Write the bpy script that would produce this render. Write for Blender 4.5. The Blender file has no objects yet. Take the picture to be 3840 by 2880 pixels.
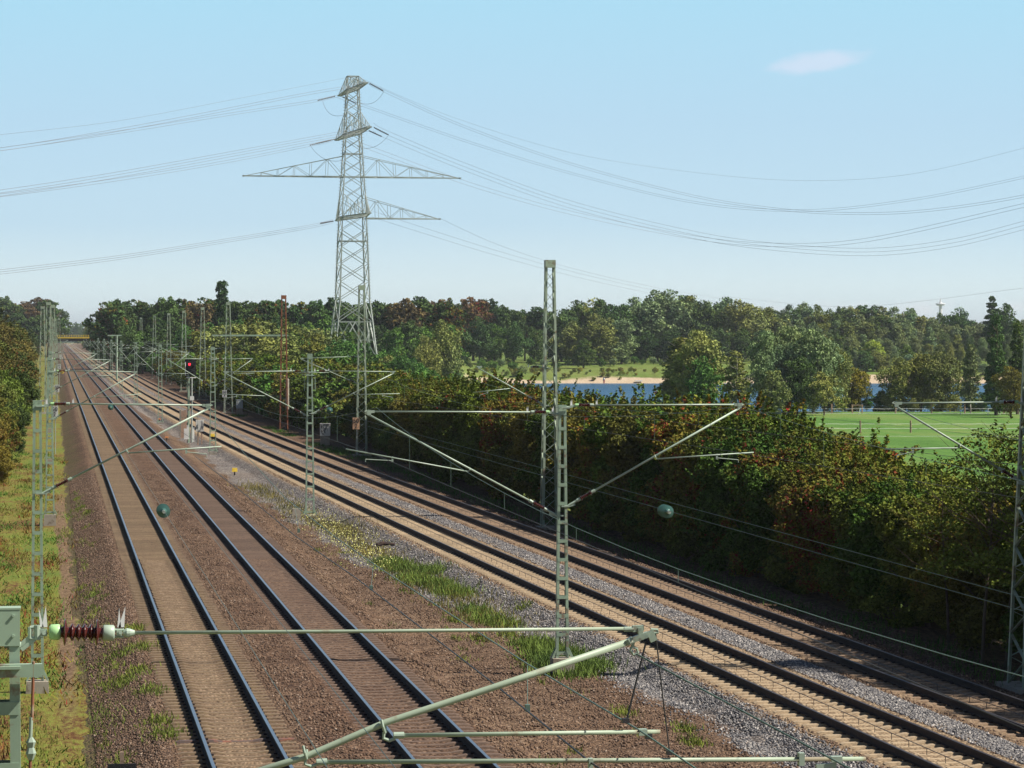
import bpy, math, random
import numpy as np
from mathutils import Vector, Matrix, noise
random.seed(7)
C = bpy.context.scene.collection
R_ = math.radians
# ------------------------------------------------------------------ camera
F = 11200.0; HY = 1250.0; CH = 8.5
PHI = math.atan(1717 / F)
SP, CP = math.sin(PHI), math.cos(PHI)
cam = bpy.data.cameras.new('camera'); camo = bpy.data.objects.new('camera', cam); C.objects.link(camo)
camo.location = (0, 0, CH); camo.rotation_euler = (R_(90), 0, -PHI)
cam.sensor_width = 36; cam.lens = 36 * F / 3840
cam.shift_y = -(1440 - HY) / 3840
cam.clip_start = .5; cam.clip_end = 40000
bpy.context.scene.camera = camo

def W(px, Z, z=0.0):                     # bearing and forward distance -> world
    X = (px - 1920) * Z / F
    return Vector((Z * SP + X * CP, Z * CP - X * SP, z))
def WP(px, py, Z):                       # with height read off the horizon
    return W(px, Z, CH - (py - HY) * Z / F)
def XZ(x, y):                            # world -> camera aligned (X, Z)
    return x * CP - y * SP, x * SP + y * CP
def PL(px, py, y0):                      # point seen at (px,py) in the plane y = y0
    a = (px - 1920) / F; b = (py - HY) / F
    t = y0 / (CP - a * SP)
    return Vector((t * (SP + a * CP), y0, CH - t * b))

def off(y): return 3.09e-5 * max(0.0, 500 - y) ** 2
def xA(y): return 3.85
def xB(y): return 7.85
def xC(y): return 11.85 + off(y)
def xD(y): return 15.8 + off(y) * .97
TR = [xA, xB, xC, xD]
def xHedge(y): return xD(y) + 6.3 + 2.2 * math.exp(-((y - 258) / 34) ** 2)

def sm(a, b, x):
    t = min(1, max(0, (x - a) / (b - a))); return t * t * (3 - 2 * t)

# ------------------------------------------------------------------ tagging
ORD = ['first', 'second', 'third', 'fourth', 'fifth', 'sixth', 'seventh', 'eighth', 'ninth', 'tenth', 'eleventh', 'twelfth',
       'thirteenth', 'fourteenth', 'fifteenth', 'sixteenth', 'seventeenth', 'eighteenth', 'nineteenth', 'twentieth']
for tens in ('twenty', 'thirty', 'forty', 'fifty', 'sixty', 'seventy', 'eighty'):
    for k in range(9): ORD.append(tens + '-' + ORD[k])
    ORD.append({'twenty': 'thirtieth', 'thirty': 'fortieth', 'forty': 'fiftieth', 'fifty': 'sixtieth', 'sixty': 'seventieth', 'seventy': 'eightieth', 'eighty': 'ninetieth'}[tens])
ORD += ['hundredth'] + ['hundred and ' + w for w in ORD[:98]]
def tag(o, label=None, cat=None, group=None, kind=None):
    if label: o['label'] = label
    if cat: o['category'] = cat
    if group: o['group'] = group
    if kind: o['kind'] = kind
    return o
def empty(name, loc=(0, 0, 0), rz=0):
    o = bpy.data.objects.new(name, None); o.location = loc; o.rotation_euler = (0, 0, rz); C.objects.link(o); return o

# ------------------------------------------------------------------ materials
def mat(name):
    m = bpy.data.materials.new(name); m.use_nodes = True
    nt = m.node_tree; b = nt.nodes['Principled BSDF']
    return m, nt, b
def N(nt, t, **k):
    n = nt.nodes.new(t)
    for a, v in k.items():
        if a.startswith('i_'): n.inputs[a[2:].replace('_', ' ')].default_value = v
        else: setattr(n, a, v)
    return n
def ramp(nt, stops, interp='LINEAR'):
    r = nt.nodes.new('ShaderNodeValToRGB'); cr = r.color_ramp; cr.interpolation = interp
    while len(cr.elements) < len(stops): cr.elements.new(.5)
    for e, (p, c) in zip(cr.elements, stops):
        e.position = p; e.color = (c[0], c[1], c[2], 1) if len(c) == 3 else c
    return r
def mixc(nt, fac, a, b, mode='MIX'):
    n = nt.nodes.new('ShaderNodeMix'); n.data_type = 'RGBA'; n.blend_type = mode
    for s, v in ((n.inputs[0], fac), (n.inputs[6], a), (n.inputs[7], b)):
        if hasattr(v, 'links') or hasattr(v, 'is_linked'): nt.links.new(v, s)
        else: s.default_value = v if not isinstance(v, tuple) else (v[0], v[1], v[2], 1)
    return n.outputs[2]
def mth(nt, op, a, b=0.0, clamp=False):
    n = nt.nodes.new('ShaderNodeMath'); n.operation = op; n.use_clamp = clamp
    for s, v in ((n.inputs[0], a), (n.inputs[1], b)):
        if hasattr(v, 'is_linked'): nt.links.new(v, s)
        else: s.default_value = v
    return n.outputs[0]
def pos(nt): return nt.nodes.new('ShaderNodeNewGeometry').outputs['Position']
def objc(nt): return nt.nodes.new('ShaderNodeTexCoord').outputs['Object']
def nz(nt, vec, scale, detail=3, rough=.55):
    n = N(nt, 'ShaderNodeTexNoise'); n.inputs['Scale'].default_value = scale
    n.inputs['Detail'].default_value = detail; n.inputs['Roughness'].default_value = rough
    nt.links.new(vec, n.inputs['Vector']); return n.outputs['Fac']

def painted(name, col, wear=(.20, .10, .06), rough=.5, wearamt=.62, metal=0.0, sc=3.0):
    m, nt, b = mat(name); p = pos(nt)
    n1 = nz(nt, p, sc, 5, .65); r1 = ramp(nt, [(wearamt, (0, 0, 0)), (wearamt + .07, (1, 1, 1))]); nt.links.new(n1, r1.inputs[0])
    n2 = nz(nt, p, 1.3, 4, .6)
    v = ramp(nt, [(.3, tuple(c * .8 for c in col)), (.7, tuple(min(1, c * 1.15) for c in col))]); nt.links.new(n2, v.inputs[0])
    c = mixc(nt, mth(nt, 'MULTIPLY', r1.outputs[0], .75), v.outputs[0], wear)
    nt.links.new(c, b.inputs['Base Color']); b.inputs['Roughness'].default_value = rough; b.inputs['Metallic'].default_value = metal
    return m
M = {}
M['green'] = painted('green_paint', (.30, .40, .29), wearamt=.575)
M['green2'] = painted('green_paint_weathered', (.33, .40, .29), wear=(.22, .15, .09), wearamt=.545, sc=1.8)
M['rust'] = painted('rusty_steel', (.26, .10, .05), wear=(.36, .33, .24), wearamt=.58, rough=.85, sc=1.2)
M['galv'] = painted('galvanised_steel', (.34, .37, .33), wear=(.24, .25, .22), rough=.5, wearamt=.6, sc=.6)
M['bracket'] = painted('bracket_paint', (.34, .42, .33), wearamt=.66, rough=.4)
M['cap'] = painted('insulator_cap_green', (.36, .60, .27), wearamt=.8, rough=.35)
M['porc'] = painted('brown_porcelain', (.075, .018, .014), wear=(.07, .02, .018), rough=.14, wearamt=.8)
M['white'] = painted('white_plastic', (.80, .80, .78), wear=(.6, .58, .55), wearamt=.75, rough=.6)
M['signw'] = painted('sign_white', (.80, .79, .74), wear=(.6, .55, .45), wearamt=.72)
M['signo'] = painted('sign_orange_faded', (.72, .42, .24), wear=(.55, .3, .15), wearamt=.66)
M['black'] = painted('black_paint', (.012, .012, .014), wear=(.03, .03, .03), rough=.6)
M['conc'] = painted('concrete', (.33, .29, .23), wear=(.16, .12, .08), rough=.95, wearamt=.55, sc=2.5)
M['wire'] = painted('copper_wire_patina', (.10, .16, .13), wear=(.05, .05, .05), rough=.5, wearamt=.7)
M['wired'] = painted('dark_wire', (.035, .032, .035), wear=(.05, .04, .04), rough=.5)
M['alu'] = painted('aluminium_conductor', (.20, .20, .23), wear=(.2, .2, .2), rough=.6)
M['glassins'] = painted('green_insulator', (.06, .14, .12), wear=(.12, .2, .18), rough=.12, wearamt=.6)
M['yellow'] = painted('yellow_paint', (.88, .60, .06), wear=(.4, .25, .1), wearamt=.66)
M['orange'] = painted('orange_paint', (.65, .25, .08), wearamt=.7)
M['wood'] = painted('grey_wood', (.30, .21, .15), wear=(.16, .11, .07), rough=.9, wearamt=.5, sc=4)
M['woodl'] = painted('pale_wood', (.42, .27, .19), wear=(.3, .2, .13), rough=.9, wearamt=.55, sc=4)
M['tape'] = painted('white_tape', (.75, .76, .72), wear=(.5, .5, .5), wearamt=.7)
M['cabinet'] = painted('grey_cabinet', (.36, .41, .44), wear=(.25, .28, .3), wearamt=.62)
M['boxw'] = painted('white_box', (.66, .64, .58), wear=(.45, .42, .36), wearamt=.6)
M['towerw'] = painted('tower_pale', (.7, .7, .7))
M['railhead'], nt, b = mat('rail_head_polished'); b.inputs['Base Color'].default_value = (.35, .39, .46, 1); b.inputs['Metallic'].default_value = .9; b.inputs['Roughness'].default_value = .28
M['railhead2'], nt, b = mat('rail_head_dull'); b.inputs['Base Color'].default_value = (.10, .085, .085, 1); b.inputs['Metallic'].default_value = .7; b.inputs['Roughness'].default_value = .45
M['railside'] = painted('rail_side_rust', (.026, .014, .011), wear=(.05, .024, .016), rough=.9, wearamt=.55)
M['redlamp'], nt, b = mat('red_signal_light'); b.inputs['Base Color'].default_value = (.5, .01, .02, 1); b.inputs['Emission Color'].default_value = (1, .02, .04, 1); b.inputs['Emission Strength'].default_value = 2.2
M['darklens'], nt, b = mat('dark_lens'); b.inputs['Base Color'].default_value = (.02, .01, .012, 1); b.inputs['Roughness'].default_value = .2
M['skin'], nt, b = mat('skin'); b.inputs['Base Color'].default_value = (.5, .3, .22, 1)
M['clothr'], nt, b = mat('red_cloth'); b.inputs['Base Color'].default_value = (.45, .07, .08, 1)
M['hair'], nt, b = mat('hair'); b.inputs['Base Color'].default_value = (.06, .04, .03, 1)

def sleeper_mat(name, c1, c2, edge):
    m, nt, b = mat(name); p = pos(nt)
    oi = N(nt, 'ShaderNodeNewGeometry').outputs['Random Per Island']
    n1 = nz(nt, p, 2.2, 5, .7)
    r = ramp(nt, [(.3, c1), (.7, c2)]); nt.links.new(n1, r.inputs[0])
    n2 = nz(nt, p, 14, 3, .7); r2 = ramp(nt, [(.50, (0, 0, 0)), (.66, (1, 1, 1))]); nt.links.new(n2, r2.inputs[0])
    c = mixc(nt, mth(nt, 'MULTIPLY', r2.outputs[0], .55), r.outputs[0], edge)
    hs = N(nt, 'ShaderNodeHueSaturation'); nt.links.new(c, hs.inputs['Color'])
    nt.links.new(mth(nt, 'ADD', mth(nt, 'MULTIPLY', oi, .35), .82), hs.inputs['Value'])
    nt.links.new(hs.outputs[0], b.inputs['Base Color']); b.inputs['Roughness'].default_value = .95
    return m
M['slA'] = sleeper_mat('sleeper_concrete_dusty', (.145, .094, .058), (.20, .142, .080), (.07, .046, .032))
M['slB'] = sleeper_mat('sleeper_concrete_brown', (.115, .073, .052), (.145, .095, .066), (.055, .036, .028))
M['slC'] = sleeper_mat('sleeper_concrete_cream', (.34, .25, .155), (.40, .30, .19), (.19, .14, .09))
M['slD'] = sleeper_mat('sleeper_concrete_tan', (.22, .145, .09), (.27, .185, .12), (.11, .075, .05))
M['slR'] = painted('sleeper_steel_rusty', (.10, .07, .06), wear=(.25, .08, .04), rough=.8, wearamt=.5)

# leaves: colour comes from the object's own colour, alpha = share of red-brown leaves
def leaf_mat(name, trans=.04):
    m = bpy.data.materials.new(name); m.use_nodes = True; nt = m.node_tree; nt.nodes.clear()
    out = N(nt, 'ShaderNodeOutputMaterial'); oi = N(nt, 'ShaderNodeObjectInfo'); g = N(nt, 'ShaderNodeNewGeometry')
    ri = g.outputs['Random Per Island']
    hs = N(nt, 'ShaderNodeHueSaturation'); nt.links.new(oi.outputs['Color'], hs.inputs['Color'])
    nt.links.new(mth(nt, 'ADD', mth(nt, 'MULTIPLY', ri, 1.25), .72), hs.inputs['Value'])
    nt.links.new(mth(nt, 'ADD', mth(nt, 'MULTIPLY', oi.outputs['Random'], .03), .485), hs.inputs['Hue'])
    # red-brown patches
    n1 = nz(nt, g.outputs['Position'], .45, 4, .7)
    th = mth(nt, 'SUBTRACT', .74, mth(nt, 'MULTIPLY', oi.outputs['Alpha'], .24))
    ms = mth(nt, 'MULTIPLY', mth(nt, 'SUBTRACT', mth(nt, 'ADD', n1, mth(nt, 'MULTIPLY', ri, .12)), th), 12.0, True)
    rr = ramp(nt, [(0, (.24, .03, .03)), (.28, (.17, .05, .03)), (.4, (.17, .14, .03)), (1, (.22, .20, .035))])
    nt.links.new(mth(nt, 'FRACT', mth(nt, 'MULTIPLY', ri, 7.13)), rr.inputs[0])
    on = mth(nt, 'GREATER_THAN', oi.outputs['Alpha'], .02)
    c = mixc(nt, mth(nt, 'MULTIPLY', ms, on), hs.outputs[0], rr.outputs[0])
    n2 = nz(nt, g.outputs['Position'], .16, 2, .5); r2 = ramp(nt, [(.35, (.75, .8, .85)), (.65, (1.2, 1.12, .9))]); nt.links.new(n2, r2.inputs[0])
    c = mixc(nt, 1.0, c, r2.outputs[0], 'MULTIPLY')
    d = N(nt, 'ShaderNodeBsdfDiffuse'); t = N(nt, 'ShaderNodeBsdfTranslucent'); mx = N(nt, 'ShaderNodeMixShader'); mx.inputs[0].default_value = trans
    nt.links.new(c, d.inputs[0]); nt.links.new(c, t.inputs[0]); nt.links.new(d.outputs[0], mx.inputs[1]); nt.links.new(t.outputs[0], mx.inputs[2])
    nt.links.new(mx.outputs[0], out.inputs[0])
    return m
M['leaf'] = leaf_mat('foliage')
M['bark'] = painted('bark', (.09, .065, .045), wear=(.16, .13, .1), rough=.95, sc=2)
M['birchbark'] = painted('birch_bark', (.42, .38, .33), wear=(.1, .08, .06), rough=.9, wearamt=.5, sc=2)

# ------------------------------------------------------------------ mesh builder
class MB:
    def __init__(s): s.v = []; s.f = []; s.mi = []
    def face(s, idx, mi=0): s.f.append(idx); s.mi.append(mi)
    def box(s, c, size, rot=None, mi=0, taper=1.0):
        c = Vector(c); h = Vector(size) / 2; n = len(s.v)
        for k in (-1, 1):
            t = 1.0 if k < 0 else taper
            for j, i in ((-1, -1), (-1, 1), (1, 1), (1, -1)):
                p = Vector((i * h.x * t, j * h.y * t, k * h.z))
                if rot is not None: p = rot @ p
                s.v.append(c + p)
        for q in ((3, 2, 1, 0), (4, 5, 6, 7), (0, 1, 5, 4), (1, 2, 6, 5), (2, 3, 7, 6), (3, 0, 4, 7)):
            s.face(tuple(n + a for a in q), mi)
        return s
    def frame(s, d, up=Vector((0, 0, 1))):
        d = d.normalized()
        if abs(d.dot(up)) > .99: up = Vector((0, 1, 0))
        x = d.cross(up).normalized(); y = x.cross(d).normalized()
        return x, y
    def bar(s, a, b, w, h=None, mi=0, up=Vector((0, 0, 1))):
        a = Vector(a); b = Vector(b); h = h or w
        if (b - a).length < 1e-6: return s
        x, y = s.frame(b - a, up); n = len(s.v)
        for p in (a, b):
            for i, j in ((-1, -1), (1, -1), (1, 1), (-1, 1)): s.v.append(p + x * (i * w / 2) + y * (j * h / 2))
        for q in ((3, 2, 1, 0), (4, 5, 6, 7), (0, 1, 5, 4), (1, 2, 6, 5), (2, 3, 7, 6), (3, 0, 4, 7)): s.face(tuple(n + k for k in q), mi)
        return s
    def tube(s, pts, r, n=8, mi=0, cap=True):
        pts = [Vector(p) for p in pts]; rs = r if isinstance(r, (list, tuple)) else [r] * len(pts)
        base = len(s.v); prev = None
        for i, p in enumerate(pts):
            d = (pts[min(i + 1, len(pts) - 1)] - pts[max(i - 1, 0)])
            x, y = s.frame(d)
            if prev is not None:
                x = (prev - d.normalized() * prev.dot(d.normalized())).normalized(); y = d.normalized().cross(x) * -1
                y = x.cross(d.normalized())
            prev = x
            for k in range(n):
                a = 2 * math.pi * k / n; s.v.append(p + (x * math.cos(a) + y * math.sin(a)) * rs[i])
        for i in range(len(pts) - 1):
            for k in range(n):
                a = base + i * n + k; b = base + i * n + (k + 1) % n
                s.face((a, b, b + n, a + n), mi)
        if cap:
            s.face(tuple(base + k for k in range(n))[::-1], mi); s.face(tuple(base + (len(pts) - 1) * n + k for k in range(n)), mi)
        return s
    def lathe(s, a, b, prof, n=14, mi=0):     # prof: list of (t 0..1, radius)
        a = Vector(a); b = Vector(b); x, y = s.frame(b - a); base = len(s.v)
        for t, r in prof:
            p = a.lerp(b, t)
            for k in range(n):
                an = 2 * math.pi * k / n; s.v.append(p + (x * math.cos(an) + y * math.sin(an)) * r)
        for i in range(len(prof) - 1):
            for k in range(n):
                q = base + i * n + k; w = base + i * n + (k + 1) % n; s.face((q, w, w + n, q + n), mi)
        s.face(tuple(base + k for k in range(n))[::-1], mi); s.face(tuple(base + (len(prof) - 1) * n + k for k in range(n)), mi)
        return s
    def build(s, name, m, parent=None, smooth=False, world=True):
        me = bpy.data.meshes.new(name)
        vs = s.v
        if parent is not None and world:
            mw = parent_world(parent).inverted(); vs = [mw @ v for v in s.v]
        me.from_pydata([tuple(v) for v in vs], [], s.f)
        for k in (m if isinstance(m, (list, tuple)) else [m]): me.materials.append(k)
        if len(me.materials) > 1: me.polygons.foreach_set('material_index', s.mi)
        if smooth: me.polygons.foreach_set('use_smooth', [True] * len(s.f))
        me.update()
        o = bpy.data.objects.new(name, me); C.objects.link(o)
        if parent is not None: o.parent = parent
        return o
def local_matrix(o): return Matrix.Translation(o.location) @ o.rotation_euler.to_matrix().to_4x4() @ Matrix.Diagonal((*o.scale, 1))
def parent_world(o):
    m = local_matrix(o)
    while o.parent: o = o.parent; m = local_matrix(o) @ m
    return m
# ------------------------------------------------------------------ railway tracks
def path_frame(fx, y):
    d = (fx(y + .5) - fx(y - .5)); t = Vector((d, 1, 0)).normalized(); return Vector((fx(y), y, 0)), t, Vector((t.y, -t.x, 0))
RAILPROF = [(-.062, -.172), (-.062, -.160), (-.012, -.145), (-.009, -.055), (-.036, -.036), (-.036, -.006), (-.028, 0),
            (.028, 0), (.036, -.006), (.036, -.036), (.009, -.055), (.012, -.145), (.062, -.160), (.062, -.172)]
YS = [8, 20, 32] + list(range(44, 520, 8)) + list(range(520, 2400, 60))
def rail(fx, side, parent, shiny):
    mb = MB(); n = len(RAILPROF)
    for y in YS:
        c, t, r = path_frame(fx, y)
        for (u, z) in RAILPROF: mb.v.append(c + r * (side * .752 + u) + Vector((0, 0, z)))
    for i in range(len(YS) - 1):
        for k in range(n - 1):
            a = i * n + k; mb.face((a, a + 1, a + 1 + n, a + n), 1 if k in (5, 6, 7) else 0)
    return mb.build('rail', [M['railside'], M['railhead'] if shiny else M['railhead2']], parent)
def sleeper_mb(mb, c=Vector((0, 0, 0)), rz=0.0, simple=False):
    # long body with sunken middle, raised rail seats and clips
    rot = Matrix.Rotation(rz, 3, 'Z')
    st = [(-1.30, .11, -.205), (-1.22, .125, -.182), (-.50, .125, -.176), (-.32, .10, -.212), (.32, .10, -.212), (.50, .125, -.176), (1.22, .125, -.182), (1.30, .11, -.205)]
    if simple: st = [(-1.30, .12, -.19), (1.30, .12, -.19)]
    b = len(mb.v)
    for (x, w, zt) in st:
        for yy, zz in ((-.15, -.33), (-w * .72, zt), (w * .72, zt), (.15, -.33)): mb.v.append(c + rot @ Vector((x, yy, zz)))
    for i in range(len(st) - 1):
        for k in range(3): mb.face((b + i * 4 + k, b + i * 4 + 4 + k, b + i * 4 + 5 + k, b + i * 4 + 1 + k), 0)
    mb.face((b, b + 1, b + 2, b + 3), 0); e = b + 4 * (len(st) - 1); mb.face((e + 3, e + 2, e + 1, e), 0)
    if not simple:
        for s in (-1, 1):
            for u in (-.10, .10):
                mb.box(c + rot @ Vector((s * .752 + u, 0, -.158)), (.07, .10, .035), rot, 1)
    return mb
def track(fx, name, label, ms, shiny, y0, special=None):
    c0, t, r = path_frame(fx, y0)
    T = tag(empty('railway_track', c0), label, 'railway track')
    for s in (-1, 1): rail(fx, s, T, shiny)
    proto = sleeper_mb(MB()).build('sleeper', [ms, M['railside']], None)
    me = proto.data; first = True
    y = y0
    for i in range(100):
        c, t, r = path_frame(fx, y)
        o = proto if first else proto.copy()
        if not first: C.objects.link(o)
        first = False
        o.parent = T; o.location = c - c0 + Vector((random.uniform(-.02, .02), 0, random.uniform(-.004, .004)))
        o.rotation_euler = (0, 0, -math.atan2(t.x, t.y) + random.uniform(-.006, .006))
        if special and i == special:
            o.data = me.copy(); o.data.materials[0] = M['slR']; o['label'] = 'dark rusty steel sleeper among the concrete ones'
        y += .6
    mb = MB(); yy = y
    while yy < 760:
        c, t, r = path_frame(fx, yy)
        sleeper_mb(mb, c, -math.atan2(t.x, t.y), simple=True); yy += .6
    yy = y0 - .6
    while yy > 12:
        c, t, r = path_frame(fx, yy); sleeper_mb(mb, c, -math.atan2(t.x, t.y), simple=True); yy -= .6
    o = mb.build('sleepers', ms, T); o['kind'] = 'stuff'
    return T
track(xA, 'a', 'railway track nearest the left verge, polished rails on dusty tan sleepers', M['slA'], True, 55.6, special=14)
track(xB, 'b', 'railway track with polished rails on dark brown sleepers, second from the left verge', M['slB'], True, 55.6)
track(xC, 'c', 'railway track with dull rails on bright cream sleepers between strips of grey ballast', M['slC'], False, 57.4)
track(xD, 'd', 'railway track with dull rails nearest the shaded hedge, on tan sleepers', M['slD'], False, 63.0)
# guard wire running between the rails of the two right hand tracks: thin cables on little supports
for fx, lab in ((xC, 'thin black cable on little stands lying between the rails of the cream sleeper track'), (xD, 'thin black cable on little stands lying between the rails of the track nearest the hedge')):
    mb = MB(); ys = [56 + i * 3 for i in range(50)]
    mb.tube([Vector((fx(y) - .05, y, -.06)) for y in ys], .010, 5)
    for i in range(120):
        y = 56 + i * 1.2
        if y < 200: mb.bar((fx(y) - .05, y, -.2), (fx(y) - .05, y, -.06), .012)
    tag(mb.build('track_cable', M['wired']), lab, 'cable')

# ------------------------------------------------------------------ ballast bed
def bed_z(x, y):
    z = -.84
    ds = []
    for f in TR:
        d = abs(x - f(y)); ds.append(d)
        z = max(z, -.225 - max(0, d - 1.65) * .42)
    # heaped ballast between neighbouring tracks
    for a, b in ((0, 1), (2, 3)):
        m = (TR[a](y) + TR[b](y)) / 2; q = abs(x - m)
        if q < .9: z = max(z, -.20 + .05 * (1 - (q / .9) ** 2))
    if TR[1](y) < x < TR[2](y): z = max(z, -.52)
    if x > xD(y) + 2: z = max(z, -.74)
    return z
def bed_cols(x, y):
    # r = grey, g = tan, b = soil/grass stain
    dA, dB, dC, dD = (abs(x - f(y)) for f in TR)
    u = x - xC(y); n = noise.noise(Vector((x * .9, y * .22, 0))); n2 = noise.noise(Vector((x * .35, y * .06, 5)))
    grey = 0
    lo = -2.75 - 1.7 * sm(62, 125, y) + 1.1 * sm(150, 260, y)
    if u > -99: grey = sm(lo - .5, lo + .7, u + n * .8) * (1 - sm(2.3, 3.0, u + n * .2))
    far = sm(250, 600, y)
    grey *= 1 - .35 * far
    tan = 0
    if dC < 1.9: tan = 1.0 * (1 - sm(1.2, 1.9, dC))
    if dC < 1.35: grey = 0; tan = 1
    elif 1.35 <= dC < 2.0 and u < 0: tan = .8 * (1 - sm(1.35, 2.0, dC)); grey *= sm(1.35, 1.9, dC)
    if dD < 1.6: grey = 0; tan = .55
    if dA < .6: tan = max(tan, .55 * (1 - sm(.2, .6, dA)))
    elif dA < 1.6: tan = max(tan, .12)
    if xB(y) + 1.5 < x < xC(y) - 1.5: tan = max(tan, .15 + .2 * n2)
    stain = 0
    if x < 2.2: stain = 1 - sm(1.1, 2.2, x + n * .6)
    return grey, max(0, tan), stain
def ballast():
    xs = list(np.arange(.6, 26.2, .2))
    ys = list(np.arange(14, 56, 3)) + list(np.arange(56, 130, .6)) + list(np.arange(130, 300, 2)) + list(np.arange(300, 800, 12)) + list(np.arange(800, 2600, 100))
    nx, ny = len(xs), len(ys); V = np.zeros((ny, nx, 3)); col = np.zeros((ny, nx, 4), dtype=np.float32); col[..., 3] = 1
    for j, y in enumerate(ys):
        for i, x in enumerate(xs):
            z = bed_z(x, y)
            dm = min(abs(x - f(y)) for f in TR)
            if dm > 1.2: z += noise.noise(Vector((x * 1.4, y * 1.4, 3))) * .05 * (1 if dm > 1.6 else .3)
            V[j, i] = (x, y, z); col[j, i, :3] = bed_cols(x, y)
    me = bpy.data.meshes.new('ballast_bed'); idx = np.arange(nx * ny).reshape(ny, nx)
    q = np.stack([idx[:-1, :-1], idx[:-1, 1:], idx[1:, 1:], idx[1:, :-1]], -1).reshape(-1, 4)
    me.vertices.add(nx * ny); me.vertices.foreach_set('co', V.reshape(-1)); me.loops.add(q.size); me.loops.foreach_set('vertex_index', q.reshape(-1))
    me.polygons.add(len(q)); me.polygons.foreach_set('loop_start', np.arange(0, q.size, 4)); me.polygons.foreach_set('loop_total', np.full(len(q), 4)); me.update(calc_edges=True)
    a = me.color_attributes.new('mask', 'FLOAT_COLOR', 'POINT'); a.data.foreach_set('color', col.reshape(-1))
    m, nt, b = mat('ballast_stones'); p = pos(nt)
    at = N(nt, 'ShaderNodeVertexColor', layer_name='mask'); sp = N(nt, 'ShaderNodeSeparateColor'); nt.links.new(at.outputs[0], sp.inputs[0])
    mp = N(nt, 'ShaderNodeMapping'); nt.links.new(p, mp.inputs[0]); mp.inputs['Scale'].default_value = (1, .8, 1)
    vo = N(nt, 'ShaderNodeTexVoronoi'); vo.inputs['Scale'].default_value = 13; nt.links.new(mp.outputs[0], vo.inputs['Vector'])
    vs = N(nt, 'ShaderNodeSeparateColor'); nt.links.new(vo.outputs['Color'], vs.inputs[0]); rnd = vs.outputs[0]
    brown = ramp(nt, [(0, (.040, .022, .014)), (.5, (.112, .065, .039)), (.86, (.165, .10, .062)), (1, (.24, .165, .115))]); nt.links.new(rnd, brown.inputs[0])
    grey = ramp(nt, [(0, (.035, .035, .04)), (.5, (.125, .115, .115)), (.85, (.22, .20, .185)), (1, (.48, .44, .40))]); nt.links.new(rnd, grey.inputs[0])
    tan = ramp(nt, [(0, (.13, .085, .05)), (.5, (.27, .19, .115)), (1, (.38, .28, .18))]); nt.links.new(rnd, tan.inputs[0])
    n1 = nz(nt, p, 1.2, 5, .7); n0 = nz(nt, p, .22, 3, .6)
    gm = mth(nt, 'MULTIPLY', mth(nt, 'SUBTRACT', mth(nt, 'ADD', sp.outputs[0], mth(nt, 'MULTIPLY', mth(nt, 'SUBTRACT', n1, .5), .9)), .32), 2.6, True)
    c = mixc(nt, gm, brown.outputs[0], grey.outputs[0])
    big = ramp(nt, [(.32, (.80, .74, .72)), (.52, (1, 1, 1)), (.70, (1.22, 1.18, 1.12))]); nt.links.new(n0, big.inputs[0])
    c = mixc(nt, 1.0, c, big.outputs[0], 'MULTIPLY')
    c = mixc(nt, sp.outputs[1], c, tan.outputs[0])
    st = ramp(nt, [(.40, (.09, .06, .035)), (.55, (.10, .10, .03))]); nt.links.new(n1, st.inputs[0])
    c = mixc(nt, mth(nt, 'MULTIPLY', sp.outputs[2], .55), c, st.outputs[0])
    nt.links.new(c, b.inputs['Base Color']); b.inputs['Roughness'].default_value = .95; b.inputs['Specular IOR Level'].default_value = .2
    bp = N(nt, 'ShaderNodeBump'); bp.inputs['Strength'].default_value = .9; bp.inputs['Distance'].default_value = .06
    h = mth(nt, 'ADD', mth(nt, 'MULTIPLY', vo.outputs['Distance'], -1.0), mth(nt, 'MULTIPLY', rnd, .6))
    nt.links.new(h, bp.inputs['Height']); nt.links.new(bp.outputs[0], b.inputs['Normal'])
    me.materials.append(m); o = bpy.data.objects.new('ballast_bed', me); C.objects.link(o); tag(o, kind='structure')
ballast()
def stones(name, spec, colfn, seed):
    rng = np.random.default_rng(seed)
    base = np.array([(1, 0, 0), (-1, 0, 0), (0, 1, 0), (0, -1, 0), (0, 0, 1), (0, 0, -1)], float)
    tri = np.array([(0, 2, 4), (2, 1, 4), (1, 3, 4), (3, 0, 4), (2, 0, 5), (1, 2, 5), (3, 1, 5), (0, 3, 5)])
    P = []
    for (y0, y1, n) in spec:
        for _ in range(n):
            y = rng.uniform(y0, y1); x = colfn(rng, y)
            if x is None: continue
            P.append((x, y, bed_z(x, y) + .005))
    P = np.array(P); n = len(P)
    Rm = rng.normal(size=(n, 3, 3)); Qm, _ = np.linalg.qr(Rm)
    S = (rng.uniform(.022, .046, (n, 1, 1)) * rng.uniform(.6, 1.25, (n, 6, 1)))
    V = np.einsum('nij,kj->nki', Qm, base) * S + P[:, None, :]
    Fc = (tri[None] + (np.arange(n) * 6)[:, None, None]).reshape(-1, 3)
    me = bpy.data.meshes.new(name); me.vertices.add(n * 6); me.vertices.foreach_set('co', V.reshape(-1)); me.loops.add(Fc.size); me.loops.foreach_set('vertex_index', Fc.reshape(-1))
    me.polygons.add(len(Fc)); me.polygons.foreach_set('loop_start', np.arange(0, Fc.size, 3)); me.polygons.foreach_set('loop_total', np.full(len(Fc), 3)); me.update(calc_edges=True)
    o = bpy.data.objects.new(name, me); C.objects.link(o); return o
def stone_mat(name, stops):
    m, nt, b = mat(name); g = N(nt, 'ShaderNodeNewGeometry'); r = ramp(nt, stops); nt.links.new(g.outputs['Random Per Island'], r.inputs[0])
    nt.links.new(r.outputs[0], b.inputs['Base Color']); b.inputs['Roughness'].default_value = .9; return m
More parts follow.
